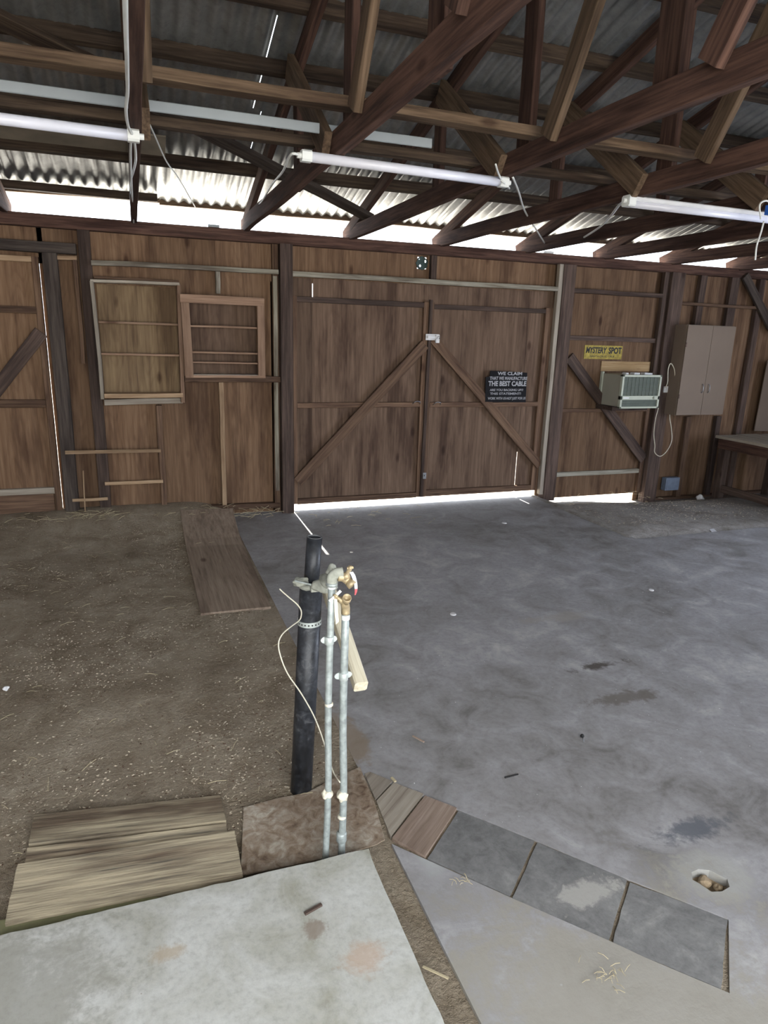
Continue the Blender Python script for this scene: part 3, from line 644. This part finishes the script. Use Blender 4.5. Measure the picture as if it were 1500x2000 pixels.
wf = empty('wall_front_added', (0, -1.6, 0), 'unseen wall added behind the viewer, with a wide doorway for the fill light', 'wall', kind='structure')  # unseen wall, added near the viewer so the doorway fill falls off
for a, b_, z0, z1 in ((-3.5, -2.4, -.1, 3.45), (-2.4, -1.4, -.1, 3.5), (2.2, 3.4, -.1, 3.5), (3.4, 4.6, -.1, 3.5), (4.6, 5.8, -.1, 3.5), (5.8, 7.2, -.1, 3.5), (-1.4, .4, 2.75, 3.5), (.4, 2.2, 2.75, 3.5)): sheet(a, b_, z0, z1, PLY, -1.62, wf)
# ------------------------------------------------------------------ roof
def truss(x, label):
    edge = abs(x) < .3
    t = empty('roof_truss', (x, 0, 2.36), label, 'truss', 'roof trusses over the barn')
    L = 5.97
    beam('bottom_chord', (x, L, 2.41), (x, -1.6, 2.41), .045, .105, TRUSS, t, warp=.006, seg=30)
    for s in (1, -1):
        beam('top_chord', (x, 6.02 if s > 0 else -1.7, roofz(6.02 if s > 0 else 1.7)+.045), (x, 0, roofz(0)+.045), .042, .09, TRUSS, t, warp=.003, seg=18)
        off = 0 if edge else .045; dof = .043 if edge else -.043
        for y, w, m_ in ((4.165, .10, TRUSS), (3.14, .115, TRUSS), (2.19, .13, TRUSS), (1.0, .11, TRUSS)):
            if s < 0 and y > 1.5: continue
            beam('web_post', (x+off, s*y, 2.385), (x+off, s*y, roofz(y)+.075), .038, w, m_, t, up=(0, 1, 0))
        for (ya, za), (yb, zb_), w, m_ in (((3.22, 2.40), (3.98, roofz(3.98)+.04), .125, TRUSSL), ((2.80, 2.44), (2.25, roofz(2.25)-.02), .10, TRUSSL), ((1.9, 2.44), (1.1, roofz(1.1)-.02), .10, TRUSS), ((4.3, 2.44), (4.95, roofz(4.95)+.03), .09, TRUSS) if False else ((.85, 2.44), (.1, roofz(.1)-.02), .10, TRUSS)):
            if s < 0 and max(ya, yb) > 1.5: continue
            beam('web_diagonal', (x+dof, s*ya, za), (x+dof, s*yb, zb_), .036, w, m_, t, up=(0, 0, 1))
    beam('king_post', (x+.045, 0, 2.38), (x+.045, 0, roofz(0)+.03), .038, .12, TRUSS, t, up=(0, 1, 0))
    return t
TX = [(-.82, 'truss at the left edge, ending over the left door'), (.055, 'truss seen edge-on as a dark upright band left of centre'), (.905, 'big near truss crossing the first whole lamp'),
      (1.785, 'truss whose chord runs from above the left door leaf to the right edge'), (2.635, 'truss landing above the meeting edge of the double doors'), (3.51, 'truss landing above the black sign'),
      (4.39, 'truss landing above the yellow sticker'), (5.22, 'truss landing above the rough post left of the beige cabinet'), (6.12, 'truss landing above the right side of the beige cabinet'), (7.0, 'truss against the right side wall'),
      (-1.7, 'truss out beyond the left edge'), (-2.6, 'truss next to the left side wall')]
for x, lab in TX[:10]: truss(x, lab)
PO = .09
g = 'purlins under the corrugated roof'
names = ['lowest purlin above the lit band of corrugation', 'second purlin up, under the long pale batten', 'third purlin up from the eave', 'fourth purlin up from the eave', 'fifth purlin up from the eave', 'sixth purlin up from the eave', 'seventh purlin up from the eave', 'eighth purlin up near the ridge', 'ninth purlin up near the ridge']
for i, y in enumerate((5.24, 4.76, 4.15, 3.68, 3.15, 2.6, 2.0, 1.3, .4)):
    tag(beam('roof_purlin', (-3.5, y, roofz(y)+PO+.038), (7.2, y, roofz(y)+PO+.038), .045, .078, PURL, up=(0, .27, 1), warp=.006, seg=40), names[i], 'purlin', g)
for i, y in enumerate((-.4, -.95, -1.5)):
    tag(beam('roof_purlin', (-3.5, y, roofz(y)+PO+.038), (7.2, y, roofz(y)+PO+.038), .045, .078, PURL, warp=.004, seg=10), 'purlin on the roof slope behind the viewer', 'purlin', 'rear purlins')
# eave boards in lengths between trusses
g = 'eave boards over the light gap'
tag(beam('eave_board', (-1.6, 5.93, 2.55), (.25, 5.93, 2.565), .025, .075, TRUSSL, warp=.004), 'eave board at the left end over the light gap', 'eave board', g)
tag(beam('eave_board', (.25, 5.965, 2.548), (3.05, 5.965, 2.545), .025, .055, TRUSSL, warp=.008, seg=14), 'eave board above the double doors with a ragged edge', 'eave board', g)
tag(beam('eave_board', (3.08, 5.965, 2.545), (7.2, 5.965, 2.545), .025, .055, TRUSSL, warp=.006), 'eave board over the light gap at the right', 'eave board', g)
tag(beam('eave_purlin', (-3.5, 5.80, roofz(5.80)+PO+.035), (.23, 5.80, roofz(5.80)+PO+.035), .05, .055, PURL, warp=.006), 'rough purlin just above the light gap at the left', 'purlin')
# corrugated sheet: one skin per slope with open seams
def corrugated(sgn):
    bm = bmesh.new(); st = .011; xs = sorted([-3.55+i*st for i in range(int(10.85/st))]+[v for c in (.775, .825, 3.15) for v in (c-.0025, c+.0025)])
    ys = [6.06, 5.9, 5.6, 5.2, 4.64, 4.35, 4.0, 3.86, 3.0, 1.75, 1.0, 0]
    z0 = PO+.078+.011
    cols = []
    for x in xs:
        w = math.sin(2*math.pi*x/.083)*.0105
        cols.append([bm.verts.new((x, sgn*y, roofz(y)+z0+w)) for y in ys])
    for i in range(len(xs)-1):
        for j in range(len(ys)-1):
            if sgn < 0 and j < 9: continue
            if sgn > 0 and abs((xs[i]+xs[i+1])/2-.775) < .0009 and ys[j] <= 4.64 and ys[j] > 3.9: continue
            if sgn > 0 and abs((xs[i]+xs[i+1])/2-.825) < .0009 and 5.3 > ys[j] > 4.7: continue
            if sgn > 0 and abs((xs[i]+xs[i+1])/2-3.15) < .0009 and 4.3 > ys[j] > 3.2: continue
            bm.faces.new((cols[i][j], cols[i+1][j], cols[i+1][j+1], cols[i][j+1]))
    for c in (.775, .825, 3.15):  # unseen strips over the seams, added to block direct sun through them
        if sgn > 0: bm.faces.new([bm.verts.new((x, y, roofz(y)+z0+.024)) for x, y in ((c-.03, 5.4), (c+.0025, 5.4), (c+.0025, 3.1), (c-.03, 3.1))])
    o = fin('ceiling', bm, TIN, keep=True, smooth=True)
    md = o.modifiers.new('thick', 'SOLIDIFY'); md.thickness = .001
    return tag(o, 'grey corrugated metal roof sloping up from the doors' if sgn > 0 else 'corrugated metal roof slope behind the viewer', 'roof', kind='structure')
corrugated(1); corrugated(-1)
# ties lying on the chords
tag(beam('ceiling_tie', (-1.3, 2.965, 2.505), (4.1, 3.02, 2.505), .085, .042, TRUSSL, warp=.008, seg=20), 'long light brown tie lying across the truss chords', 'tie')
tag(beam('metal_batten', (-1.2, 3.28, 2.485), (1.40, 3.285, 2.485), .012, .042, GALVP, warp=.001), 'long pale grey batten lying across the chords above the lamps', 'batten')
tag(beam('ceiling_tie', (-1.3, 3.50, 2.49), (4.6, 3.64, 2.49), .06, .045, PURL, warp=.006, seg=20), 'dark tie across the chords behind the lamps', 'tie')
tag(beam('ceiling_board', (-1.2, 4.93, roofz(4.93)+.06), (.262, 4.93, roofz(4.93)+.06), .24, .010, TANP, up=(0, .27, 1), warp=.002), 'tan board tucked between purlins at upper left', 'board')
a, b_ = onroof(300, 205, -.03), onroof(722, 425, -.03)
tag(beam('wind_brace', a, b_, .09, .035, TAR, up=(0, .27, 1)), 'black diagonal brace under the rafters above the double doors', 'brace')
a, b_ = onroof(-60, 8, -.03), onroof(185, 128, -.03)
tag(beam('wind_brace', a, b_, .10, .035, PURL, up=(0, .27, 1)), 'grey-brown diagonal brace at the top left corner', 'brace')

# ------------------------------------------------------------------ lamps and cables
def lamp(x0, x1, y0, y1, z, label, housing):
    t = empty('tube_lamp', ((x0+x1)/2, (y0+y1)/2, z), label, 'lamp', 'tube lamps hung under the trusses')
    p0, p1 = Vector((x0, y0, z)), Vector((x1, y1, z)); d = (p1-p0).normalized()
    if housing:
        beam('housing', p0+d*.02+Vector((0, 0, .012)), p1-d*.02+Vector((0, 0, .012)), .062, .024, WHITEM, t, warp=0, cham=.008)
    tube('tube', [p0+d*.03+Vector((0, 0, -.012 if housing else 0)), p1-d*.03+Vector((0, 0, -.012 if housing else 0))], .020 if housing else .0215, TUBE, t, n=16)
    for a_, s in ((p0, 1), (p1, -1)):
        beam('end_cap', a_, a_+d*s*.045, .066 if housing else .046, .056 if housing else .046, WHITE, t, warp=0, cham=.008)
        beam('end_cap', a_-d*s*.018, a_+d*s*.01, .022, .022, WHITE, t, warp=0, cham=.006)
    return t
ZL = 2.335
pa, pb = fl(272, 267, ZL), fl(588, 304, ZL)
q = fl(0, 232, ZL); dd = (pa-q).normalized()
lamp(pa.x-1.16, pa.x, pa.y-1.16*dd.y/dd.x, pa.y, ZL, 'white tube lamp at the left edge ending at the edge-on truss', False)
pc = fl(990, 357, ZL); lamp(pb.x, pc.x, pb.y, pc.y, ZL, 'white tube lamp in the middle below the big near truss', False)
pd, pe = fl(1222, 392, ZL), fl(1500, 425, ZL); dd = (pe-pd).normalized(); pe2 = pd+dd*1.15
lamp(pd.x, pe2.x, pd.y, pe2.y, ZL, 'wider white lamp fixture at the right edge', True)
def cable(pts, label, r=.0035, m=WHITE, name='lamp_cable', cat='cable'):
    return tag(tube(name, curve(pts), r, m, n=6), label, cat)
F = lambda x, y, z: fl(x, y, z)
cable([at(244, -20, 1.6), at(246, 60, 1.9), at(248, 120, 2.2), at(249, 180, 2.6), at(246, 215, 2.8), at(250, 245, 3.0), at(258, 262, 3.15)], 'thick white cable running down the edge-on truss to the left lamp', .006)
cable([at(256, 272, 3.18), at(255, 300, 3.4), at(256, 340, 3.9), at(258, 380, 4.6), at(261, 420, 5.6)], 'straight white cable under the left lamp end, left of a pair', .005)
cable([at(262, 272, 3.18), at(265, 300, 3.4), at(264, 320, 3.7), at(257, 350, 4.2), at(256, 375, 4.6), at(260, 400, 5.2), at(261, 435, 5.78)], 'wavy white cable under the left lamp end, right of a pair', .0055)
cable([F(281, 220, 2.45), F(300, 260, 2.45), F(325, 315, 2.45), at(350, 350, 4.9), at(381, 404, 5.6)], 'thin straight white line slanting from the pale batten towards the gap', .004)
cable([F(588, 304, ZL), F(572, 300, ZL), F(563, 310, ZL), F(552, 335, 2.36), at(530, 362, 4.3), at(510, 395, 5.0), at(490, 412, 5.6)], 'white cable from the left end of the middle lamp', .006)
cable([F(968, 321, 2.36), F(974, 340, 2.35), F(985, 360, 2.335), F(995, 368, 2.335), F(986, 358, 2.325), F(978, 352, 2.335)], 'short white cable looped round the right end of the middle lamp', .0045)
cable([at(1001, 345, 3.3), at(1013, 375, 3.7), at(1025, 412, 4.2), at(1045, 445, 4.9), at(1066, 478, 5.6)], 'white cable hanging from the chord towards the wall plate', .006)
cable([F(1220, 393, ZL), at(1208, 402, 3.5), at(1190, 425, 3.9), at(1165, 448, 4.4), at(1118, 477, 5.6)], 'doubled white cable from the left end of the right lamp', .008)
cable([at(1486, 428, 3.0), at(1484, 400, 3.0), at(1497, 392, 3.0), at(1510, 402, 3.0)], 'white cable loop round the right lamp at the picture edge', .005)
cable([at(1492, 432, 3.0), at(1486, 455, 3.0), at(1478, 480, 3.0), at(1475, 508, 3.0)], 'white cable end dangling from the right lamp', .005)
p = at(1503, 412, 3.0); tag(box('cable_clip', p.x-.014, p.x+.03, 2.99, 3.02, p.z-.02, p.z+.03, BLUE, bev=.004), 'small blue clip on the right lamp at the picture edge', 'clip')
p = at(1072, 479, 5.87); tag(box('cable_plug', p.x-.05, p.x+.05, 5.85, 5.88, 2.371, 2.395, WHITE, bev=.008), 'white plug lying on the wall plate under a hanging cable', 'plug')
p = at(417, 435, 5.87); tag(box('cable_plug', p.x-.045, p.x+.045, 5.85, 5.88, 2.371, 2.392, GALVP, bev=.008), 'grey plug on the wall plate left of the big truss end', 'plug')

# ------------------------------------------------------------------ pipes
BP = Vector((.466, 2.04, -.01)); BT = Vector((.503, 2.04, .78)); BU = Vector((.514, 2.04, .95)); axb = (BT-BP).normalized()
bp = empty('black_drain_pipe', (.466, 2.04, 0), 'black plastic drain pipe standing in the dirt at slab edge', 'pipe')
L1 = (BT-BP).length; L2 = (BU-BT).length
lathe('lower_pipe', [(.038, 0), (.038, L1), (.033, L1), (.033, L1-.05)], BP, axb, ABS, bp, n=32)
lathe('upper_pipe', [(.0255, 0), (.0255, L2+.05), (.0225, L2+.05), (.0225, L2-.05)], BT-(BU-BT).normalized()*.05, BU-BT, ABS, bp, n=32)
RIM = plain('cut pipe edge', (.16, .165, .17), .7)
lathe('cut_rim', [(.0255, 0), (.0257, .001), (.0222, .001), (.0222, -.003), (.0255, -.003)], BU, BU-BT, RIM, bp, n=32, smooth=False, cap=False)
bm = bmesh.new()
c0 = BP+axb*(L1*.842)
for k in range(40):
    a0, a1 = 2*math.pi*k/40, 2*math.pi*(k+1)/40
    for s in (0,):
        q = [c0+Vector((math.cos(a)*rr, math.sin(a)*rr, zz)) for a in (a0, a1) for rr in (.0385, .0405) for zz in (-.009, .009)]
        v = [bm.verts.new(x) for x in q]
        for f in ((0, 1, 3, 2), (4, 6, 7, 5), (0, 4, 5, 1), (2, 3, 7, 6), (0, 2, 6, 4), (1, 5, 7, 3)): bm.faces.new([v[i] for i in f])
bmesh.ops.remove_doubles(bm, verts=bm.verts, dist=.0002)
hs_ = empty('hanger_strap', c0-Vector((0, 0, .009)), 'perforated zinc strap around the black pipe', 'strap')
fin('strap_band', bm, STRAPM, hs_)
for k in range(12):
    a = -math.pi/2+(k-6)*.30; lathe('strap_hole', [(.0028, 0), (.0028, .0006)], c0+Vector((math.cos(a)*.0405, math.sin(a)*.0405, 0)), (math.cos(a), math.sin(a), 0), INK, hs_, n=8)
# cloth wrap collar
def lump(name, p, r, m, label=None, cat=None, parent=None, sc=(1, 1, 1), amp=.5, fr=1.4):
    bm = bmesh.new(); bmesh.ops.create_icosphere(bm, subdivisions=3, radius=r); s = random.random()*90
    for v in bm.verts:
        v.co *= 1+noise.noise(v.co/r*fr+Vector((s, 0, 0)))*amp; v.co = Vector((v.co.x*sc[0], v.co.y*sc[1], v.co.z*sc[2]))+Vector(p)
    o = fin(name, bm, m, parent, smooth=True)
    return tag(o, label, cat) if label else o
cw = empty('cloth_wrap', (.5, 2.0, .76), 'grey dusty wrap and clamp bound round the black pipe joint', 'wrap')
wrap = [Vector((.508+math.cos(a)*(.036), 2.035+math.sin(a)*.036, .785-.006*math.sin(a)+random.uniform(-.003, .003))) for a in [2*math.pi*k/18 for k in range(18)]]
bm = bmesh.new(); tubeb(bm, wrap, [.009+random.uniform(0, .004) for _ in wrap], 8, closed=True); fin('collar', bm, PUTTY, cw, smooth=True)
lump('rag', at(588, 1136, 2.0), .02, PUTTY, parent=cw, sc=(1.3, .8, .8)); lump('rag', at(648, 1122, 1.98), .024, PUTTY, parent=cw, sc=(.8, .9, 1.3))
lump('rag', at(636, 1140, 1.9), .026, PUTTY, parent=cw, sc=(1.5, 1.6, .8)); lump('rag', at(618, 1148, 1.97), .014, PUTTY, parent=cw, sc=(1.2, .9, .9)); lump('rag', at(641, 1134, 1.80), .018, PUTTY, parent=cw, sc=(1.2, 2.4, .8))
beam('clamp_bolt', at(576, 1134, 1.985), at(608, 1142, 1.965), .006, .006, GALV, cw, warp=0); box('clamp_nut', at(613, 1149, 1.965).x-.011, at(613, 1149, 1.965).x+.011, 1.955, 1.975, at(613, 1149, 1.965).z-.01, at(613, 1149, 1.965).z+.01, PUTTY, cw)
PY = 1.68
def pipe(base, top, r, label, bands):
    t = empty('water_pipe', (base.x, base.y, 0), label, 'pipe', 'galvanised standpipes')
    tube('pipe', curve([base, base.lerp(top, .3)+Vector((.004, 0, 0)), base.lerp(top, .6)-Vector((.002, 0, 0)), top], 4), r, GALV, t, n=20)
    for z, kind in bands:
        c = base.lerp(top, z)
        if kind == 'c': lathe('coupling', [(r*1.25, -.0), (r*1.45, .004), (r*1.45, .030), (r*1.25, .034)], c, top-base, GALV, t)
        if kind == 't': lump('tape_wrap', c, r*1.5, CREAM, parent=t, sc=(1, 1, 1.1), amp=.45, fr=2)
        if kind == 'w': lathe('thread_tape', [(r*1.05, 0), (r*1.12, .002), (r*1.12, .012), (r*1.05, .014)], c, top-base, WHITE, t)
        if kind == 'b': lathe('pipe_band', [(r*1.05, 0), (r*1.2, .002), (r*1.2, .008), (r*1.05, .01)], c, top-base, CREAM, t)
    return t
b1 = at(635, 1690, PY); b1.z = -.02; t1 = at(648, 1140, PY); b2 = at(666, 1690, PY); b2.z = -.02; t2 = at(675, 1196, PY)
p1 = pipe(b1, t1, .0103, 'left galvanised water pipe of the pair', [(.285, 't'), (.985, 'w'), (.60, 'b')])
p2 = pipe(b2, t2, .0112, 'right galvanised water pipe of the pair', [(.295, 't'), (.20, 'b'), (.10, 'c'), (.975, 'w')])
# elbow and upper tap
def bib(label, pts, r, outlet, stem, handle_pts, name='hose_tap', hm=WHITE, knob=None):
    t = empty(name, pts[0], label, 'tap', 'brass hose taps')
    tube('tap_body', curve(pts, 4), r, BRASS, t, n=16)
    o0, o1, r0 = outlet; d = (o1-o0); L = d.length
    lathe('outlet', [(r0*.85, 0), (r0, L*.4), (r0*1.1, L*.45), (r0*1.1, L), (r0*.85, L), (r0*.8, L*.5)], o0, d, BRASS, t)
    s0, s1, r1 = stem; d = (s1-s0); L = d.length
    lathe('bonnet', [(r1, 0), (r1, L*.4), (r1*.6, L*.5), (r1*.5, L)], s0, d, BRASS, t)
    beam('tap_handle', handle_pts[0], handle_pts[1], .006, .008, hm, t, warp=.001)
    if knob: lump('handle_screw', knob, .006, BRASS, parent=t)
    return t
el = t1+Vector((0, 0, .004))
gl = empty('pipe_elbow', t1, 'galvanised elbow on top of the left water pipe', 'elbow')
tube('elbow_body', curve([t1-Vector((0, 0, .004)), t1+Vector((.001, 0, .018)), t1+Vector((.012, -.002, .030)), t1+Vector((.030, -.004, .032))], 4), .015, PUTTY, gl, n=16)
lathe('elbow_collar', [(.0165, 0), (.0165, .01)], t1-Vector((0, 0, .006)), (0, 0, 1), GALV, gl)
q0 = at(660, 1127, PY-.005)
bib('upper brass tap with a white and red tag', [q0, at(668, 1127, PY-.006), at(676, 1131, PY-.008), at(683, 1138, PY-.012)], .0125,
    (at(679, 1133, PY-.01), at(689, 1144, PY-.022), .0125), (at(673, 1130, PY-.008), at(684, 1110, PY-.012), .012), (at(678, 1110, PY-.01), at(690, 1108, PY-.012)), hm=BRASS, knob=at(684, 1108, PY-.012))
tg = empty('tag_strip', at(688, 1120, PY-.02), 'curved white tag strip with a red tip hanging from upper tap', 'tag')
def strip(name, pts, w, m, parent):
    bm = bmesh.new(); pv = None
    for i, p in enumerate(pts):
        q = [bm.verts.new(p+Vector((sx*w[i]/2, sy*.0008, 0))) for sx, sy in ((-1, -1), (1, -1), (1, 1), (-1, 1))]
        if pv:
            for k in range(4): bm.faces.new((pv[k], pv[(k+1) % 4], q[(k+1) % 4], q[k]))
        else: bm.faces.new(q)
        pv = q
    bm.faces.new(pv); return fin(name, bm, m, parent)
S_ = [at(*p, PY-.022) for p in ((686, 1117), (690, 1124), (693, 1133), (695, 1143), (695.5, 1150), (695, 1156), (693.5, 1162))]
strip('strip', S_[:5], [.010, .011, .010, .009, .008], WHITE, tg); strip('red_tip', S_[4:], [.008, .006, .003], RED, tg)
# lower tap
bib('lower brass tap with a white cross handle', [t2-Vector((0, 0, .004)), at(675, 1186, PY), at(673, 1176, PY-.004), at(674, 1170, PY-.012)], .0125,
    (at(675, 1176, PY-.008), at(678, 1167, PY-.026), .0115), (at(669, 1174, PY-.006), at(656, 1165, PY-.012), .0095), (at(643, 1174, PY-.016), at(665, 1153, PY-.016)), knob=at(655, 1164, PY-.018))
strip('tag_strip', [at(*p, PY-.012) for p in ((655, 1166), (656, 1180), (657, 1200), (659, 1214), (656, 1219))], [.008, .010, .010, .009, .002], CREAM, None)
tag(COL.objects[-1], 'cream tag strip hanging between the two water pipes', 'tag')
# wooden bar and pipe clamps
w0, w1 = Vector((.583, 1.735, .56)), Vector((.585, 2.13, .735))
tag(beam('wood_bar', w0, w1, .042, .042, CREAMW, warp=.001, cham=.005), 'pale square wooden bar sloping behind the water pipes', 'bar')
def clamp(px, py, w, h, label):
    c = at(px, py, PY); t = empty('pipe_clamp', c-Vector((0, 0, h/2)), label, 'clamp', 'pipe clamps')
    lathe('clamp_ring', [(.0125, -h/2), (.0135, -h/2+.001), (.0135, h/2-.001), (.0125, h/2)], c, (0, 0, 1), STRAPM, t)
    for s in (-1, 1):
        bm = bmesh.new(); bmesh.ops.create_cone(bm, cap_ends=True, segments=18, radius1=h*.55, radius2=h*.55, depth=.003)
        bm.transform(Matrix.Translation(c+Vector((s*w*.30, .004, 0))) @ Matrix.Rotation(math.pi/2, 4, 'X') @ Matrix.Diagonal((1.1, .8, 1, 1))); fin('clamp_ear', bm, STRAPM, t)
clamp(643, 1250, .032, .024, 'zinc clamp on the left water pipe'); clamp(671, 1320, .040, .024, 'zinc clamp on the right water pipe')
wr_ = [(546, 1150, 1.97), (552, 1156, 1.97), (566, 1168, 1.96), (580, 1180, 1.96), (588, 1192, 1.97), (588, 1204, 1.98), (584, 1212, 1.975), (568, 1224, 1.93), (552, 1238, 1.9), (544, 1256, 1.88), (548, 1282, 1.87), (562, 1316, 1.87), (588, 1354, 1.87), (612, 1396, 1.86), (628, 1436, 1.83), (642, 1482, 1.76), (652, 1510, 1.72), (664, 1528, 1.665)]
tag(tube('loose_wire', curve([at(*p) for p in wr_], 4), .0022, CREAM, n=6), 'cream wire looping from the black pipe to the right water pipe', 'wire')

# ------------------------------------------------------------------ litter on the floor
def disc(px, py, r, label, z=0):
    c = fl(px, py, z); bm = bmesh.new(); bmesh.ops.create_cone(bm, cap_ends=True, segments=20, radius1=r, radius2=r*.9, depth=.005); bmesh.ops.translate(bm, verts=bm.verts, vec=(c.x, c.y, z+.003))
    tag(fin('bottle_cap', bm, WHITEM), label, 'bottle cap', 'white caps on the slab')
disc(885, 1200, .019, 'white cap on the slab in line right of the pipe taps'); disc(1272, 1153, .017, 'greyish white cap far right on the slab'); disc(985, 1022, .022, 'white cap nearest the double doors')
def piece(name, a, b_, w, h, m, label, cat, z=.0):
    p0, p1 = fl(*a, z), fl(*b_, z); p0.z = p1.z = z+h/2; tag(beam(name, p0, p1, w, h, m, warp=.001, cham=.001), label, cat)
piece('wood_splinter', (806, 1438), (828, 1450), .008, .004, REDW, 'orange-brown splinter on the slab above the paver strip', 'splinter')
piece('dry_stick', (595, 1786), (628, 1768), .010, .006, POST, 'small brown stick on the pale raised slab', 'stick', .06)
piece('iron_nail', (986, 1520), (1012, 1513), .005, .005, INK, 'dark bolt lying on the slab', 'bolt')
nl = empty('roofing_screw', fl(1138, 1440), 'small screw with a dark head standing on the slab', 'screw'); p = fl(1140, 1450)
tube('shank', [p+Vector((0, 0, .003)), fl(1138, 1442)+Vector((0, 0, .008))], .002, STEEL, nl); lump('head', fl(1137, 1440)+Vector((0, 0, .007)), .008, INK, parent=nl, amp=.1)
piece('tape_scrap', (1388, 1033), (1402, 1046), .05, .006, PAPER, 'white scrap on the dusty ground below the bench', 'scrap', -.02)
p = at(1368, 975, 5.6); lump('paper_ball', p, .05, PAPER, 'crumpled white paper at the wall below the cabinet', 'paper', sc=(.8, .8, 1))
piece('white_lath', (1380, 979), (1412, 984), .03, .02, GALVP, 'pale strip lying at the foot of the workbench leg', 'strip', -.10)
p = fl(12, 1347); lump('pebble', p+Vector((0, 0, .006)), .012, PAPER, 'pale pebble on the dirt near the left edge', 'pebble')
piece('leaf_stalk', (826, 1888), (876, 1912), .007, .003, STRAW, 'curved yellow stalk beside the pale raised slab corner', 'stalk')
piece('straw_stub', (765, 1520), (772, 1528), .010, .006, STRAW, 'tiny yellow stub at the tip of the boards', 'stub')
# scattered chips on the dirt, straw by the wall (uncountable)
def chips(name, pts, smin, smax, m, label, cat, flat=.35, zf=None):
    bm = bmesh.new()
    for (x, y, z) in pts:
        s = random.uniform(smin, smax); a = random.random()*math.pi; ca, sa = math.cos(a), math.sin(a); el_ = random.uniform(.25, 1)
        tl = random.uniform(-.4, .4)
        vs = [bm.verts.new((x+(u*ca-v*el_*sa)*s, y+(u*sa+v*el_*ca)*s, z+w*s*flat+u*tl*s*.4)) for u, v, w in ((-1, -.7, 0), (1, -.5, 0), (.8, .8, 0), (-.7, .9, 0), (.1, .1, 1.2))]
        bm.faces.new(vs[:4][::-1])
        for k in range(4): bm.faces.new((vs[k], vs[(k+1) % 4], vs[4]))
    return tag(fin(name, bm, m, keep=True), label, cat, kind='stuff')
def spread(n_, x0, x1, y0, y1, zf, dens=None):
    out = []
    while len(out) < n_:
        x, y = random.uniform(x0, x1), random.uniform(y0, y1)
        if dens and random.random() > dens(x, y): continue
        out.append((x, y, zf(x, y)))
    return out
dn = lambda x, y: .25+.75*sm(-.05, .35, noise.noise((x*1.6, y*1.6, 5)))
chips('wood_chips', spread(9000, -1.6, .66, 1.75, 5.7, zleft, dn), .0018, .0065, CHIP, 'fine pale wood chips and grit strewn over the dirt', 'wood chips')
chips('dark_grit', spread(2600, -1.6, .66, 1.75, 5.7, zleft, dn), .002, .006, STUD, 'dark bark crumbs strewn over the dirt', 'grit')
chips('slab_grit', spread(260, .75, 3.7, 1.6, 5.8, lambda x, y: 0), .0012, .0035, WHITEM, 'tiny pale crumbs on the slab', 'grit')
chips('ground_grit', spread(900, 3.9, 5.8, 4.6, 5.74, zright), .004, .010, CHIP, 'straw and crumbs on the ground below the narrow door', 'grit')
def straws(name, spots, m, label, r=.0011):
    bm = bmesh.new()
    for (x, y, z, n_, sp, L) in spots:
        for _ in range(n_):
            a = random.random()*math.pi*2; p = Vector((x+random.gauss(0, sp), y+random.gauss(0, sp*.6), z+.003+random.random()*.01)); l = random.uniform(.4, 1)*L
            d = Vector((math.cos(a), math.sin(a), random.uniform(0, .25)))*l
            tubeb(bm, [p, p+d*.5+Vector((0, 0, .004)), p+d], r, 4)
    return tag(fin(name, bm, m, keep=True), label, 'straw', kind='stuff')
w1_ = fl(1180, 1908); w2_ = fl(905, 1725)
straws('straw_tuft', [(w1_.x, w1_.y, 0, 26, .03, .03), (w2_.x, w2_.y, 0, 12, .015, .03)], STRAW, 'dry straw bits on the slab near the pavers', .0008)
straws('wall_straw', [(.35, 5.72, .09, 50, .18, .12), (.9, 5.70, .04, 50, .18, .12), (-.4, 5.7, .10, 60, .12, .14), (1.9, 5.6, .0, 40, .35, .10), (4.6, 5.6, -.03, 60, .3, .12), (-1.0, 5.7, .1, 30, .2, .1)], STRAW, 'dry straw gathered along the foot of the wall', .0016)
straws('dirt_straw', [(x, y, z, 1, .01, .07) for x, y, z in spread(120, -1.4, .6, 2.0, 5.6, zleft)], STRAW, 'single straws scattered over the dirt', .001)
